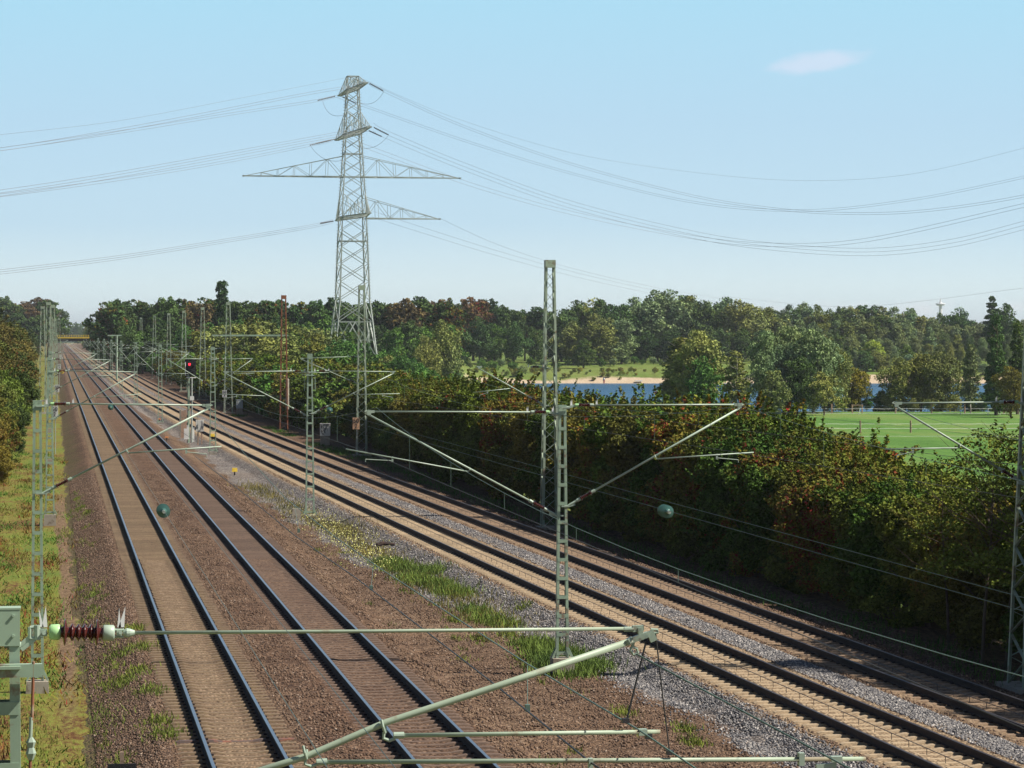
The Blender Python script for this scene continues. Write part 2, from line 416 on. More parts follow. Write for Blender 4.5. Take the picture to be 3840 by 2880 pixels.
def grey_x(rng, y):
    for _ in range(4):
        u = rng.uniform(-5.2, 2.5); g = bed_cols(xC(y) + u, y)[0]
        if rng.random() < g: return xC(y) + u
    return None
def brown_x(rng, y):
    for _ in range(4):
        x = rng.uniform(.95, xD(y) + 3.4) if rng.random() < .8 else rng.uniform(.9, 2.4)
        if min(abs(x - f(y)) for f in TR) < 1.32: continue
        if bed_cols(x, y)[0] < .35: return x
    return None
o = stones('grey_ballast', [(50, 85, 34000), (85, 120, 20000), (120, 170, 12000)], grey_x, 3)
o.data.materials.append(stone_mat('grey_stone', [(0, (.05, .05, .06)), (.5, (.16, .15, .15)), (.9, (.27, .25, .23)), (1, (.55, .5, .46))])); tag(o, 'loose grey ballast stones heaped beside the cream sleeper track', 'ballast', kind='stuff')
o = stones('brown_ballast', [(50, 80, 36000), (80, 120, 30000), (120, 190, 30000)], brown_x, 4)
o.data.materials.append(stone_mat('brown_stone', [(0, (.042, .023, .015)), (.5, (.120, .069, .041)), (.93, (.17, .105, .066)), (1, (.32, .24, .18))])); tag(o, 'loose rust brown ballast stones between the tracks', 'ballast', kind='stuff')

# ------------------------------------------------------------------ terrain, water
def T(x, y):
    X, Z = XZ(x, y); px = 1920 + F * X / max(Z, 20) if Z > 20 else 1920
    xh = xHedge(max(y, 0)); s = x - xh
    zf = -3.3
    if Z > 380:
        rightside = sm(1735, 1775, px)
        zleft = -2.8 + 3.3 * sm(600, 850, Z)
        zr = -3.3
        inl = sm(450, 459, Z) * (1 - sm(758, 766, Z))
        zr = -3.3 * (1 - inl) - 6.5 * inl
        if Z > 758: zr = -6.5 + 4.9 * sm(754, 776, Z) + 2.1 * sm(776, 860, Z)
        zf = zleft * (1 - rightside) + zr * rightside
    t = sm(.8, 9, s)
    z = -.92 * (1 - t) + zf * t
    if x < -12: z = -.92 + 1.6 * sm(12, 26, -x)
    if Z > 1500: z = -.8
    return z
def terrain():
    Xs = np.concatenate([np.linspace(-4000, -400, 19)[:-1], np.arange(-400, -160, 12), np.arange(-160, 330, 3.0), np.arange(330, 700, 15), np.linspace(700, 5000, 20)])
    Zs = np.concatenate([[-200, -100, -50, -20], np.arange(0, 60, 5), np.arange(60, 450, 4), np.arange(450, 470, 2), np.arange(470, 750, 7), np.arange(750, 870, 2.5), np.arange(870, 1200, 15), np.linspace(1200, 3000, 16), np.linspace(3300, 20000, 14)])
    nx, ny = len(Xs), len(Zs); V = np.zeros((ny, nx, 3)); col = np.zeros((ny, nx, 4), dtype=np.float32); col[..., 3] = 1
    for j, Z in enumerate(Zs):
        for i, X in enumerate(Xs):
            x = Z * SP + X * CP; y = Z * CP - X * SP
            z = T(x, y)
            if not (-1 < x < 28): z += noise.noise(Vector((x * .12, y * .12, 0))) * .25 * (0 if -3.4 < z < -3.2 else 1)
            V[j, i] = (x, y, z)
            px = 1920 + F * X / Z if Z > 20 else 1920
            sand = 0
            if 750 < Z < 800 and px > 1740:
                n = noise.noise(Vector((x * .06, y * .15, 2)))
                lim = 768.5 + n * 8 - (1 - sm(1760, 2250, px)) * 5
                sand = 1 - sm(lim - 3, lim + 3, Z)
            if 448 < Z < 460 and px > 1740: sand = .4
            lush = sm(3, 14, x - xHedge(max(y, 0))) * (1 - .45 * sm(740, 770, Z))
            soil = 0
            if -1 < x < 27 and x > 1.2: soil = .8
            if x > xDh(y) and lush < .5: soil = .75
            col[j, i, :3] = (lush, sand, soil)
    me = bpy.data.meshes.new('ground'); idx = np.arange(nx * ny).reshape(ny, nx)
    q = np.stack([idx[:-1, :-1], idx[:-1, 1:], idx[1:, 1:], idx[1:, :-1]], -1).reshape(-1, 4)
    me.vertices.add(nx * ny); me.vertices.foreach_set('co', V.reshape(-1)); me.loops.add(q.size); me.loops.foreach_set('vertex_index', q.reshape(-1))
    me.polygons.add(len(q)); me.polygons.foreach_set('loop_start', np.arange(0, q.size, 4)); me.polygons.foreach_set('loop_total', np.full(len(q), 4)); me.update(calc_edges=True)
    me.polygons.foreach_set('use_smooth', [True] * len(q))
    a = me.color_attributes.new('mask', 'FLOAT_COLOR', 'POINT'); a.data.foreach_set('color', col.reshape(-1))
    me.materials.append(ground_mat()); o = bpy.data.objects.new('ground', me); C.objects.link(o); tag(o, kind='structure')
def xDh(y): return xD(max(y, 0)) + 2.0
def ground_mat():
    m, nt, b = mat('ground_cover'); mp_ = N(nt, 'ShaderNodeMapping'); nt.links.new(pos(nt), mp_.inputs[0]); mp_.inputs['Scale'].default_value = (1, .32, 1); p = mp_.outputs[0]
    at = N(nt, 'ShaderNodeVertexColor', layer_name='mask'); sp = N(nt, 'ShaderNodeSeparateColor'); nt.links.new(at.outputs[0], sp.inputs[0])
    nl = nz(nt, p, .5, 6, .7); ns = nz(nt, p, 6, 5, .75); nb = nz(nt, p, .05, 3, .6)
    rough = ramp(nt, [(.34, (.10, .034, .018)), (.42, (.13, .07, .028)), (.48, (.17, .145, .035)), (.54, (.15, .17, .032)), (.60, (.09, .14, .025)), (.68, (.19, .16, .05))]); nt.links.new(mth(nt, 'ADD', mth(nt, 'MULTIPLY', nl, .6), mth(nt, 'MULTIPLY', ns, .4)), rough.inputs[0])
    lush = ramp(nt, [(.38, (.065, .15, .028)), (.5, (.10, .20, .04)), (.6, (.16, .22, .06))]); nt.links.new(mth(nt, 'ADD', mth(nt, 'MULTIPLY', nb, .6), mth(nt, 'MULTIPLY', nl, .4)), lush.inputs[0])
    c = mixc(nt, sp.outputs[0], rough.outputs[0], lush.outputs[0])
    soil = ramp(nt, [(.35, (.12, .075, .045)), (.65, (.20, .135, .08))]); nt.links.new(ns, soil.inputs[0])
    sf = mth(nt, 'MULTIPLY', mth(nt, 'SUBTRACT', mth(nt, 'ADD', sp.outputs[2], mth(nt, 'MULTIPLY', nl, .5)), .5), 2.2, True)
    c = mixc(nt, sf, c, soil.outputs[0])
    sand = ramp(nt, [(.3, (.42, .32, .21)), (.7, (.52, .41, .29))]); nt.links.new(nl, sand.inputs[0])
    c = mixc(nt, mth(nt, 'MULTIPLY', mth(nt, 'SUBTRACT', mth(nt, 'ADD', sp.outputs[1], mth(nt, 'MULTIPLY', nl, .5)), .45), 3.0, True), c, sand.outputs[0])
    v = ramp(nt, [(.3, (.62, .62, .62)), (.7, (1.3, 1.3, 1.3))]); nt.links.new(ns, v.inputs[0]); c = mixc(nt, .8, c, v.outputs[0], 'MULTIPLY')
    nt.links.new(c, b.inputs['Base Color']); b.inputs['Roughness'].default_value = 1; b.inputs['Specular IOR Level'].default_value = .1
    bp = N(nt, 'ShaderNodeBump'); bp.inputs['Strength'].default_value = .6; bp.inputs['Distance'].default_value = .12; nt.links.new(ns, bp.inputs['Height']); nt.links.new(bp.outputs[0], b.inputs['Normal'])
    return m
terrain()
def verge_z(x, y):
    return -.83 + .35 * sm(1.5, 12, -x) - .35 * sm(14.5, 17, -x) * 1.0 + noise.noise(Vector((x * .5, y * .3, 8))) * .06
def verge():
    xs = np.concatenate([np.arange(-17, -3, .5), np.arange(-3, 1.3, .12)]); ys = np.concatenate([np.arange(14, 50, 4), np.arange(50, 200, .8), np.arange(200, 700, 4)])
    nx, ny = len(xs), len(ys); V = np.zeros((ny, nx, 3)); col = np.zeros((ny, nx, 4), dtype=np.float32); col[..., 3] = 1
    for j, y in enumerate(ys):
        for i, x in enumerate(xs):
            n = noise.noise(Vector((x * .8, y * .15, 4))); V[j, i] = (x, y, verge_z(x, y) - .05 * sm(.8, 1.2, x))
            pth = abs(x - (.42 + .10 * math.sin(y * .07))); soil = (1 - sm(.16, .42, pth + n * .12)) * (.25 + .75 * sm(66, 95, y)) * (1 - .8 * sm(150, 190, y))
            soil = max(soil, .75 * sm(.85, 1.3, x + n * .3))
            col[j, i, :3] = (0, 0, soil)
    me = bpy.data.meshes.new('verge'); idx = np.arange(nx * ny).reshape(ny, nx)
    q = np.stack([idx[:-1, :-1], idx[:-1, 1:], idx[1:, 1:], idx[1:, :-1]], -1).reshape(-1, 4)
    me.vertices.add(nx * ny); me.vertices.foreach_set('co', V.reshape(-1)); me.loops.add(q.size); me.loops.foreach_set('vertex_index', q.reshape(-1))
    me.polygons.add(len(q)); me.polygons.foreach_set('loop_start', np.arange(0, q.size, 4)); me.polygons.foreach_set('loop_total', np.full(len(q), 4)); me.update(calc_edges=True)
    me.polygons.foreach_set('use_smooth', [True] * len(q))
    a = me.color_attributes.new('mask', 'FLOAT_COLOR', 'POINT'); a.data.foreach_set('color', col.reshape(-1))
    me.materials.append(bpy.data.materials['ground_cover']); o = bpy.data.objects.new('verge', me); C.objects.link(o); tag(o, kind='structure')
verge()
def water():
    pts = [W(1200, 440, -4.3), W(4900, 440, -4.3), W(4900, 790, -4.3), W(1200, 790, -4.3)]
    mb = MB(); mb.v = pts; mb.face((0, 1, 2, 3))
    m, nt, b = mat('lake_water'); b.inputs['Base Color'].default_value = (.026, .095, .185, 1); b.inputs['Roughness'].default_value = .25; b.inputs['IOR'].default_value = 1.2
    b.inputs['Specular IOR Level'].default_value = .35
    n1 = nz(nt, pos(nt), 1.1, 4, .6); bp = N(nt, 'ShaderNodeBump'); bp.inputs['Strength'].default_value = .55; bp.inputs['Distance'].default_value = .5
    nt.links.new(n1, bp.inputs['Height']); nt.links.new(bp.outputs[0], b.inputs['Normal'])
    tag(mb.build('lake_water', m), kind='structure')
water()
# ------------------------------------------------------------------ overhead line masts
GZ = -.55
def plinth(mb, c, w, d, h0, h1):
    mb.box((c.x, c.y, (h0 + h1) / 2), (w, d, h1 - h0), taper=.9); return mb
def h_mast(px, Z, ztop, label, group=None, wt=.20, wb=.36, panel=.50, ordn=None, gz=-.42, mat_=None):
    c = W(px, Z); m = mat_ or M['green']
    T = tag(empty('ladder_mast', (c.x, c.y, gz)), label, 'overhead line mast', group)
    y = c.y; H = ztop - gz
    for s in (-1, 1):
        mb = MB(); a = Vector((c.x + s * (wb / 2 - .035), y, gz)); b = Vector((c.x + s * (wt / 2 - .035), y, ztop - .02))
        mb.bar(a, b, .07, .014, up=Vector((0, 1, 0))); mb.v = [v + Vector((0, -.06, 0)) for v in mb.v]
        n = len(mb.v); mb.bar(a, b, .012, .13, up=Vector((0, 1, 0)))
        for k in range(n, len(mb.v)): mb.v[k] += Vector((s * .029, .005, 0))
        n = len(mb.v); mb.bar(a, b, .07, .014, up=Vector((0, 1, 0)))
        for k in range(n, len(mb.v)): mb.v[k] += Vector((0, .07, 0))
        mb.build('leg', m, T)
    mb = MB(); mb.box((c.x, y - .071, ztop - .13), (wt + .012, .012, .26)); mb.box((c.x, y, ztop - .004), (wt + .02, .16, .012))
    for sx in (-.06, .06):
        for dz in (.05, .19): mb.tube([(c.x + sx, y - .074, ztop - dz), (c.x + sx, y - .09, ztop - dz)], .011, 6)
    mb.build('top_plate', m, T)
    z = gz + .12; 
    while z < ztop - .4:
        f = (z - gz) / H; w = wb + (wt - wb) * f
        MB().box((c.x, y - .069, z), (w - .02, .008, .09)).build('batten', m, T)
        if Z < 100: MB().box((c.x, y + .079, z), (w - .02, .008, .09)).build('batten', m, T)
        z += panel
    mb = MB(); plinth(mb, c, .62, .62, -1.0, gz); mb.build('concrete_base', M['conc'], T)
    mb = MB()
    for s in (-1, 1):
        for q in (-1, 1): mb.bar((c.x + s * (wb / 2 + .10), y + q * .1, gz), (c.x + s * (wb / 2 - .02), y + q * .1, gz + .26), .05, .012, up=Vector((0, 1, 0)))
    mb.build('foot_bracket', m, T)
    return T
def lattice_mast(px, Z, ztop, label, group=None, wt=.40, wb=.80, npan=24, m=None, gz=-.62, thick=.10, base=True, far=False, name='lattice_mast'):
    c = W(px, Z); m = m or M['green2']
    T = tag(empty(name, (c.x, c.y, gz)), label, 'overhead line mast', group)
    cor = []
    for i, j in ((-1, -1), (1, -1), (1, 1), (-1, 1)):
        a = Vector((c.x + i * wb / 2, c.y + j * wb / 2, gz)); b = Vector((c.x + i * wt / 2, c.y + j * wt / 2, ztop)); cor.append((a, b))
        mb = MB(); 
        mb.bar(a, b, thick, .012, up=Vector((0, 1, 0)))
        n = len(mb.v); mb.bar(a, b, .012, thick, up=Vector((0, 1, 0)))
        for k in range(n, len(mb.v)): mb.v[k] += Vector((-i * 0 + i * thick * .45, -j * thick * .45, 0))
        mb.build('leg', m, T)
    mb = MB(); npan = npan if not far else int(npan * .7)
    for f in range(4):
        a0, b0 = cor[f]; a1, b1 = cor[(f + 1) % 4]
        for k in range(npan):
            t0, t1 = (k / npan) ** .92, ((k + 1) / npan) ** .92
            if t1 > .97: continue
            if k % 2 == 0: mb.bar(a0.lerp(b0, t0), a1.lerp(b1, t1), thick * .8, .014)
            else: mb.bar(a1.lerp(b1, t0), a0.lerp(b0, t1), thick * .8, .014)
    mb.build('lacing', m, T)
    mb = MB(); mb.box((c.x, c.y, ztop - .16), (wt + thick + .02, wt + thick + .02, .36)); mb.build('top_plate', m, T)
    if base:
        mb = MB(); plinth(mb, c, wb + .75, wb + .75, -1.2, gz); mb.build('concrete_base', M['conc'], T)
    return T

def insulator(a, b, r, parent, cap1='cap', spikes=True, ribs=8, name='insulator', capm='bracket', det=True):
    a = Vector(a); b = Vector(b); L = (b - a).length; d = (b - a).normalized()
    I = empty(name, a); I.parent = parent; I.matrix_parent_inverse = Matrix.Identity(4)
    I.location = parent_world(parent).inverted() @ a
    prof = [(0, r * .45)]
    t0, t1 = .20, .80
    for k in range(ribs):
        t = t0 + (t1 - t0) * (k + .5) / ribs; w = (t1 - t0) / ribs; rr = r if k in (0, ribs - 1) else r * .66
        prof += [(t - w * .42, r * .36), (t - w * .10, rr * .93), (t + w * .02, rr), (t + w * .12, rr * .9), (t + w * .40, r * .36)]
    prof.append((1, r * .45))
    MB().lathe(a, b, prof, 16 if det else 8).build('porcelain', M['porc'], I, smooth=False)
    for (t0, t1, mm, nm) in ((-.02, .19, M[cap1], 'end_cap'), (.81, 1.02, M[capm], 'end_cap')):
        MB().lathe(a, b, [(t0, r * .40), (t0 + .02, r * .55), (t1 - .02, r * .60), (t1, r * .56)], 16 if det else 8).build(nm, mm, I, smooth=False)
    if spikes:
        for e, s in ((a - d * .10 * 1, -1), (b + d * .10, 1)):
            mb = MB(); u = .028
            for (ang, hh) in ((-.16, .14), (.10, .17)):
                p0 = e + Vector((0, 0, -.01)); top = p0 + Vector((math.sin(ang) * hh, 0, math.cos(ang) * hh))
                n = len(mb.v); mb.v += [p0 + Vector((-u, -.004, 0)), p0 + Vector((u, -.004, 0)), p0 + Vector((u, .004, 0)), p0 + Vector((-u, .004, 0)), top]
                for q in ((0, 1, 4), (1, 2, 4), (2, 3, 4), (3, 0, 4), (3, 2, 1, 0)): mb.face(tuple(n + w for w in q))
            o = mb.build('bird_spike', M['white'], I)
    return I

def cantilever(T, mx, y, dr, x1, zt=6.68, zl=4.35, ze=6.62, zs=5.52, rt=.021, rd=.027, legw=.0, far=0, steady=(.50, 1.08), detail=True, arm=True, topvis=True):
    """arm from a mast at x=mx reaching to x=x1 in the plane y; dr = +1/-1"""
    m = M['bracket']
    K = empty('cantilever'); K.parent = T; K.location = parent_world(T).inverted() @ Vector((mx, y, zl))
    x0 = mx + dr * (.16 + legw)
    P = lambda x, z: Vector((x, y, z))
    a0, a1 = P(x0 + dr * .18, zt), P(x0 + dr * .66, zt)
    end = P(x1, ze); e2 = P(x1 + dr * .02, ze - .08)
    # brackets on the mast
    mb = MB(); 
    for zz in (zt - .06, zl - .02):
        mb.tube([P(mx + dr * .05, zz), P(x0 + dr * .02, zz)], .035, 8); mb.bar(P(x0 - dr * .02, zz), P(x0 + dr * .18, zz + .05), .03, .06)
        mb.box((mx + dr * .07, y - .08, zz), (.22, .05, .035))
    mb.build('mast_bracket', m, K)
    insulator2(a0, a1, .075, K, detail, spikes=True)
    if topvis: MB().tube([a1 + Vector((dr * .02, 0, 0)), end], rt, 8 if detail else 5).build('top_tube', m, K, smooth=True)
    d0 = P(x0, zl); dd = (e2 - d0).normalized()
    MB().tube([d0, d0 + dd * .28], .03, 8).build('lower_rod', m, K)
    insulator2(d0 + dd * .26, d0 + dd * .80, .078, K, detail, spikes=False, cap='bracket')
    MB().tube([d0 + dd * .8, e2], rd, 10 if detail else 5).build('diagonal_tube', m, K, smooth=True)
    mb = MB(); mb.bar(end + Vector((-dr * .14, 0, 0)), end + Vector((dr * .04, 0, -.01)), .05, .07); mb.box((end.x, y, end.z - .03), (.10, .06, .13)); mb.tube([end + Vector((dr * .05, -.02, -.02)), end + Vector((dr * .12, 0, 0)), end + Vector((dr * .05, .02, .03))], .018, 6)
    mb.build('end_clamp', m, K)
    # steady tube and registration arm
    L = (e2 - d0).length
    s0 = d0 + dd * (L * steady[0]); s1 = P(mx + (x1 - mx) * steady[1], zs + .02)
    s0b = s0 + Vector((dr * .05, 0, -.07))
    MB().tube([s0b, s1], rt * .85, 8 if detail else 5).build('steady_tube', m, K, smooth=True)
    mb = MB(); mb.tube([s0 + Vector((0, 0, .03)), s0 + Vector((dr * .01, -.035, -.02)), s0b], .016, 6); mb.build('clamp', m, K)
    if arm:
        q = s0b.lerp(s1, .62); qx = s0b.lerp(s1, .62 + .22)
        mb = MB(); mb.bar(q + Vector((0, 0, .03)), q + Vector((0, 0, -.12)), .05, .02); mb.tube([q + Vector((0, 0, -.08)), qx + Vector((0, 0, -.17)), qx + Vector((0, 0, -.24))], .012, 6)
        mb.build('registration_arm', m, K)
    return K
INS_PROTO = {}
def insulator2(a, b, r, parent, detail, spikes=True, cap='cap'):
    return insulator(a, b, r, parent, cap1=cap, spikes=spikes, ribs=7 if detail else 6, det=detail)

mastlabels = {}
# --- ladder masts, left verge (P) and between the track pairs (M)
P1 = h_mast(140, 77.4, 6.76, 'slender green ladder mast on the grass verge, nearest one whose foot shows', wt=.22, wb=.34, panel=.53, gz=-.5)
p = W(140, 77.4); cantilever(P1, p.x, p.y, 1, PL(780, 1524, p.y).x, zt=6.67, zl=4.37)
P2 = h_mast(187, 145, 6.76, 'green ladder mast on the verge beside a white km board, second from the front', wt=.24, wb=.46, panel=.6, gz=-.3)
p = W(187, 145); cantilever(P2, p.x, p.y, 1, 3.9, detail=False)
M1 = h_mast(2108, 79, 6.60, 'large green ladder mast with arms to both sides, rising from tall grass', wt=.20, wb=.35, panel=.495, gz=-.08)
p = W(2108, 79); cantilever(M1, p.x, p.y + .05, -1, PL(1385, 1537, p.y).x, zt=6.42, zl=3.70, ze=6.45, zs=5.45, steady=(.46, 1.12))
cantilever(M1, p.x, p.y - .05, 1, PL(2772, 1516, p.y).x, zt=6.60, zl=3.95, ze=6.60, zs=5.3)
M2 = h_mast(1162, 146, 7.5, 'green ladder mast with two arms, standing on a concrete block beside grey ballast', wt=.24, wb=.46, panel=.62, gz=-.35)
p = W(1162, 146); cantilever(M2, p.x, p.y + .05, -1, PL(847, 1362, p.y).x, zt=6.66, zl=4.5, detail=False); cantilever(M2, p.x, p.y - .05, 1, PL(1474, 1372, p.y).x, zt=6.66, zl=4.6, detail=False)
mb = MB(); mb.box((p.x, p.y - .1, 6.45), (.42, .10, .05)); mb.bar((p.x - .26, p.y, 6.45), (p.x - .26, p.y, 5.7), .03); mb.bar((p.x + .26, p.y, 6.45), (p.x + .26, p.y, 5.7), .03); mb.build('collar', M['green'], M2)
M3 = h_mast(798, 222, 7.5, 'distant green ladder mast on a brown concrete block, just right of the red signal', wt=.30, wb=.52, panel=.72, gz=-.3)
p = W(798, 222); cantilever(M3, p.x, p.y + .05, -1, PL(631, 1312, p.y).x, zt=6.6, zl=4.6, detail=False); cantilever(M3, p.x, p.y - .05, 1, xC(p.y) + .3, zt=6.6, zl=4.6, detail=False)
# near mast at the left edge, partly out of the picture
Y0 = 20.9
c0 = PL(18, 2277, Y0)
P0 = h_mast(17, 20.6, 6.61, 'nearest green ladder mast, cut off by the left edge of the photo', wt=.20, wb=.34, panel=.42, gz=-.5)
K = empty('cantilever'); K.parent = P0; K.location = parent_world(P0).inverted() @ PL(46, 2450, Y0)
gp = M['green2']; Q = lambda px, py, dy=0: PL(px, py, Y0 + dy)
mb = MB(); mb.tube([Q(28, 2420), Q(78, 2424)], .032, 12); mb.tube([Q(15, 2420), Q(30, 2420)], .02, 8)
mb.bar(Q(76, 2420), Q(118, 2385), .012, .03); mb.bar(Q(80, 2436), Q(140, 2388), .012, .03)
mb.tube([Q(112, 2352), Q(112, 2394)], .014, 8); mb.tube([Q(112, 2354), Q(140, 2350)], .013, 8); mb.tube([Q(112, 2394), Q(150, 2394)], .013, 8)
mb.tube([Q(140, 2344), Q(140, 2398)], .022, 8); mb.box(Q(160, 2372), (.06, .03, .05)); mb.tube([Q(165, 2374, -.04), Q(165, 2374, .04)], .014, 8)
mb.build('mast_bracket', M['bracket'], K)
a, b = Q(186, 2370), Q(428, 2374)
I = empty('insulator'); I.parent = K; I.location = parent_world(K).inverted() @ a
def ti(px): return (px - 186) / 242.0
prof = [(ti(228), .035)]
for cx_, rr in ((243, .094), (270, .062), (294, .062), (317, .062), (341, .062), (363, .094)):
    prof += [(ti(cx_ - 9), .036), (ti(cx_ - 3), rr * .9), (ti(cx_), rr), (ti(cx_ + 3), rr * .96), (ti(cx_ + 10), .036)]
prof.append((ti(386), .035))
MB().lathe(a, b, prof, 28).build('porcelain', M['porc'], I)
MB().lathe(a, b, [(ti(184), .038), (ti(190), .053), (ti(220), .056), (ti(228), .045)], 24).build('end_cap', M['cap'], I, smooth=True)
MB().lathe(a, b, [(ti(385), .048), (ti(390), .056), (ti(424), .056), (ti(430), .044)], 24).build('end_cap', M['bracket'], I, smooth=True)
def spike(pl, par):
    mb = MB()
    for tri in pl:
        n = len(mb.v)
        for dy in (-.006, .006):
            for q in tri: mb.v.append(Q(q[0], q[1], dy))
        mb.face((n, n + 1, n + 2)); mb.face((n + 5, n + 4, n + 3))
        for k in range(3): mb.face((n + k, n + 3 + k, n + 3 + (k + 1) % 3, n + (k + 1) % 3))
    mb.build('bird_spike', M['white'], par)
spike([((150, 2350), (164, 2352), (145, 2278)), ((157, 2352), (178, 2352), (172, 2272))], K)
spike([((440, 2352), (454, 2352), (447, 2278)), ((444, 2352), (466, 2352), (470, 2274))], K)
mb = MB(); mb.box(Q(447, 2374), (.035, .05, .035)); mb.tube([Q(430, 2362), Q(465, 2362)], .010, 8); mb.tube([Q(430, 2388), Q(465, 2388)], .010, 8); mb.tube([Q(452, 2372, -.04), Q(452, 2372, .04)], .014, 10)
mb.lathe(Q(462, 2374), Q(505, 2373), [(0, .02), (.3, .034), (.6, .03), (1, .018)], 12); mb.build('tube_socket', M['bracket'], K)
MB().tube([Q(495, 2373), Q(1400, 2367), Q(2400, 2357)], .0125, 12).build('top_tube', gp, K, smooth=True)
MB().tube([Q(640, 2993), Q(1150, 2836), Q(1445, 2710), Q(1850, 2578), Q(2360, 2406)], .024, 16).build('diagonal_tube', gp, K, smooth=True)
mb = MB(); mb.tube([Q(2340, 2360), Q(2376, 2359)], .019, 10); mb.bar(Q(2372, 2358), Q(2412, 2356), .03, .045); mb.bar(Q(2398, 2352), Q(2404, 2400), .03, .04); mb.bar(Q(2360, 2404), Q(2430, 2378), .045, .04); mb.bar(Q(2436, 2366), Q(2452, 2404), .03, .05)
mb.tube([Q(2352, 2396), Q(2362, 2412)], .034, 12); mb.tube([Q(2440, 2360), Q(2466, 2362), Q(2468, 2372), Q(2440, 2374)], .010, 8)
mb.tube([Q(2372, 2420), Q(2364, 2440), Q(2376, 2456), Q(2392, 2448), Q(2388, 2432), Q(2376, 2428)], .010, 8); mb.bar(Q(2376, 2404), Q(2372, 2424), .02, .02)
for cc in ((2398, 2362), (2400, 2398), (2424, 2388)): mb.tube([Q(cc[0], cc[1], -.035), Q(cc[0], cc[1], -.05)], .012, 8)
mb.build('end_clamp', M['bracket'], K)
def clampring(px, py, par):
    mb = MB(); mb.tube([Q(px, py - 26, -.03), Q(px + 6, py, -.04), Q(px + 14, py + 24, -.02)], .010, 8); mb.tube([Q(px + 12, py - 12, .03), Q(px + 16, py + 22, .02)], .012, 8)
    mb.tube([Q(px + 10, py + 22), Q(px + 8, py + 44), Q(px + 30, py + 52), Q(px + 52, py + 44)], .012, 8); mb.build('clamp', M['bracket'], par)
clampring(1430, 2725, K); clampring(1136, 2822, K)
MB().tube([Q(1482, 2758), Q(2475, 2744)], .0155, 12).build('steady_tube', gp, K, smooth=True)
mb = MB(); mb.tube([Q(1476, 2758), Q(1515, 2757)], .024, 12); mb.box(Q(2410, 2745), (.06, .05, .045)); mb.build('sleeve', M['bracket'], K)
MB().tube([Q(1190, 2858), Q(3246, 2846)], .0165, 12).build('steady_tube', gp, K, smooth=True)
mb = MB(); mb.tube([Q(1186, 2858), Q(1226, 2857)], .026, 12); mb.box(Q(3004, 2846), (.04, .06, .09)); mb.box(Q(3135, 2846), (.08, .06, .04)); mb.box(Q(2214, 2862), (.03, .06, .07)); mb.bar(Q(3130, 2850), Q(3130, 2890), .02); mb.bar(Q(3060, 2874), Q(3135, 2868), .03); mb.build('sleeve', M['bracket'], K)
# side beam with hanging rod
mb = MB(); b0, b1 = Q(-90, 2515, -.14), Q(158, 2515, -.14); mb.box((b0 + b1) / 2, ((b1 - b0).length, .06, .09)); mb.box((b0 + b1) / 2 + Vector((-.09, -.045, .025)), ((b1 - b0).length * .75, .05, .02)); mb.build('side_beam', M['green'], P0)
mb = MB(); mb.tube([Q(126, 2480, -.16), Q(120, 2700, -.16)], .0105, 8, mi=0); mb.tube([Q(117, 2690, -.16), Q(114, 2770, -.16)], .013, 8, mi=1)
mb.lathe(Q(116, 2765, -.16), Q(116, 2850, -.16), [(0, .014), (.2, .034), (.45, .022), (.7, .036), (1, .016)], 6, mi=1); mb.tube([Q(114, 2845, -.16), Q(108, 2990, -.16)], .0105, 8, mi=0)
mb.build('tension_rod', [M['rust'], M['bracket']], P0)

# --- tall lattice masts by the hedge (R)
RM = [(3906, 77.5), (2062, 141), (1356, 225), (1064, 284), (856, 345), (760, 415), (690, 475), (633, 540), (579, 612), (529, 685), (498, 760), (472, 835)]
hl = []
for k, (px, Z) in enumerate(RM):
    if k == 0: lab = 'tall green lattice mast in shade, cut by the right edge of the photo'
    elif k == 1: lab = 'tallest green lattice mast, standing in the hedge shade behind the large ladder mast'
    elif k == 2: lab = 'tall green lattice mast with the orange km board at its foot'
    elif k == 3: lab = 'rusty brown lattice mast beside the hedge'
    elif k == 4: lab = 'tall green lattice mast with a long crossbar, beside the white km board'
    else: lab = f'{ORD[k-5]} slender green lattice mast beyond the one with the long crossbar, by the hedge'
    T_ = lattice_mast(px, Z, 12.1 if k != 1 else 11.94, lab, 'tall lattice masts along the hedge' if k > 4 else None, m=M['rust'] if k == 3 else M['green2'], far=k > 5, base=k != 3, thick=.10 if k < 6 else .13, wt=.36, wb=1.34 if k == 0 else .72 if k < 4 else .95)
    c = W(px, Z)
    if k not in (3,):
        if k == 1: cantilever(T_, c.x, c.y, -1, PL(1797, 1375, c.y).x, zt=6.92, zl=5.1, ze=6.93, zs=5.7, topvis=False, legw=.1)
        elif k == 0: cantilever(T_, c.x, c.y, -1, PL(3362, 1511, c.y).x, zt=6.72, zl=4.6, ze=6.70, zs=5.5, legw=.30)
        else: cantilever(T_, c.x, c.y, -1, xD(c.y) + .3, zt=6.75, zl=4.7, legw=.1, detail=k < 5)
    hl.append(T_)
c = W(856, 345); mb = MB(); mb.box((c.x + 2.5, c.y - .5, CH - (1258 - HY) * 345 / F), (8.8, .16, .19)); mb.build('crossbar', M['green'], hl[4])
for (px, z0_, z1_) in ((1064, 1.2, 4.2),):    # tension weights beside the rusty mast
    c = W(px + 14, 284)
    tag(MB().lathe((c.x, c.y + .2, z0_), (c.x, c.y + .2, z1_), [(0, .05), (.02, .17), (.98, .17), (1, .05)], 10).build('tension_weight', M['conc']), 'stack of pale tension weights hanging in the rusty lattice mast', 'tension weight')
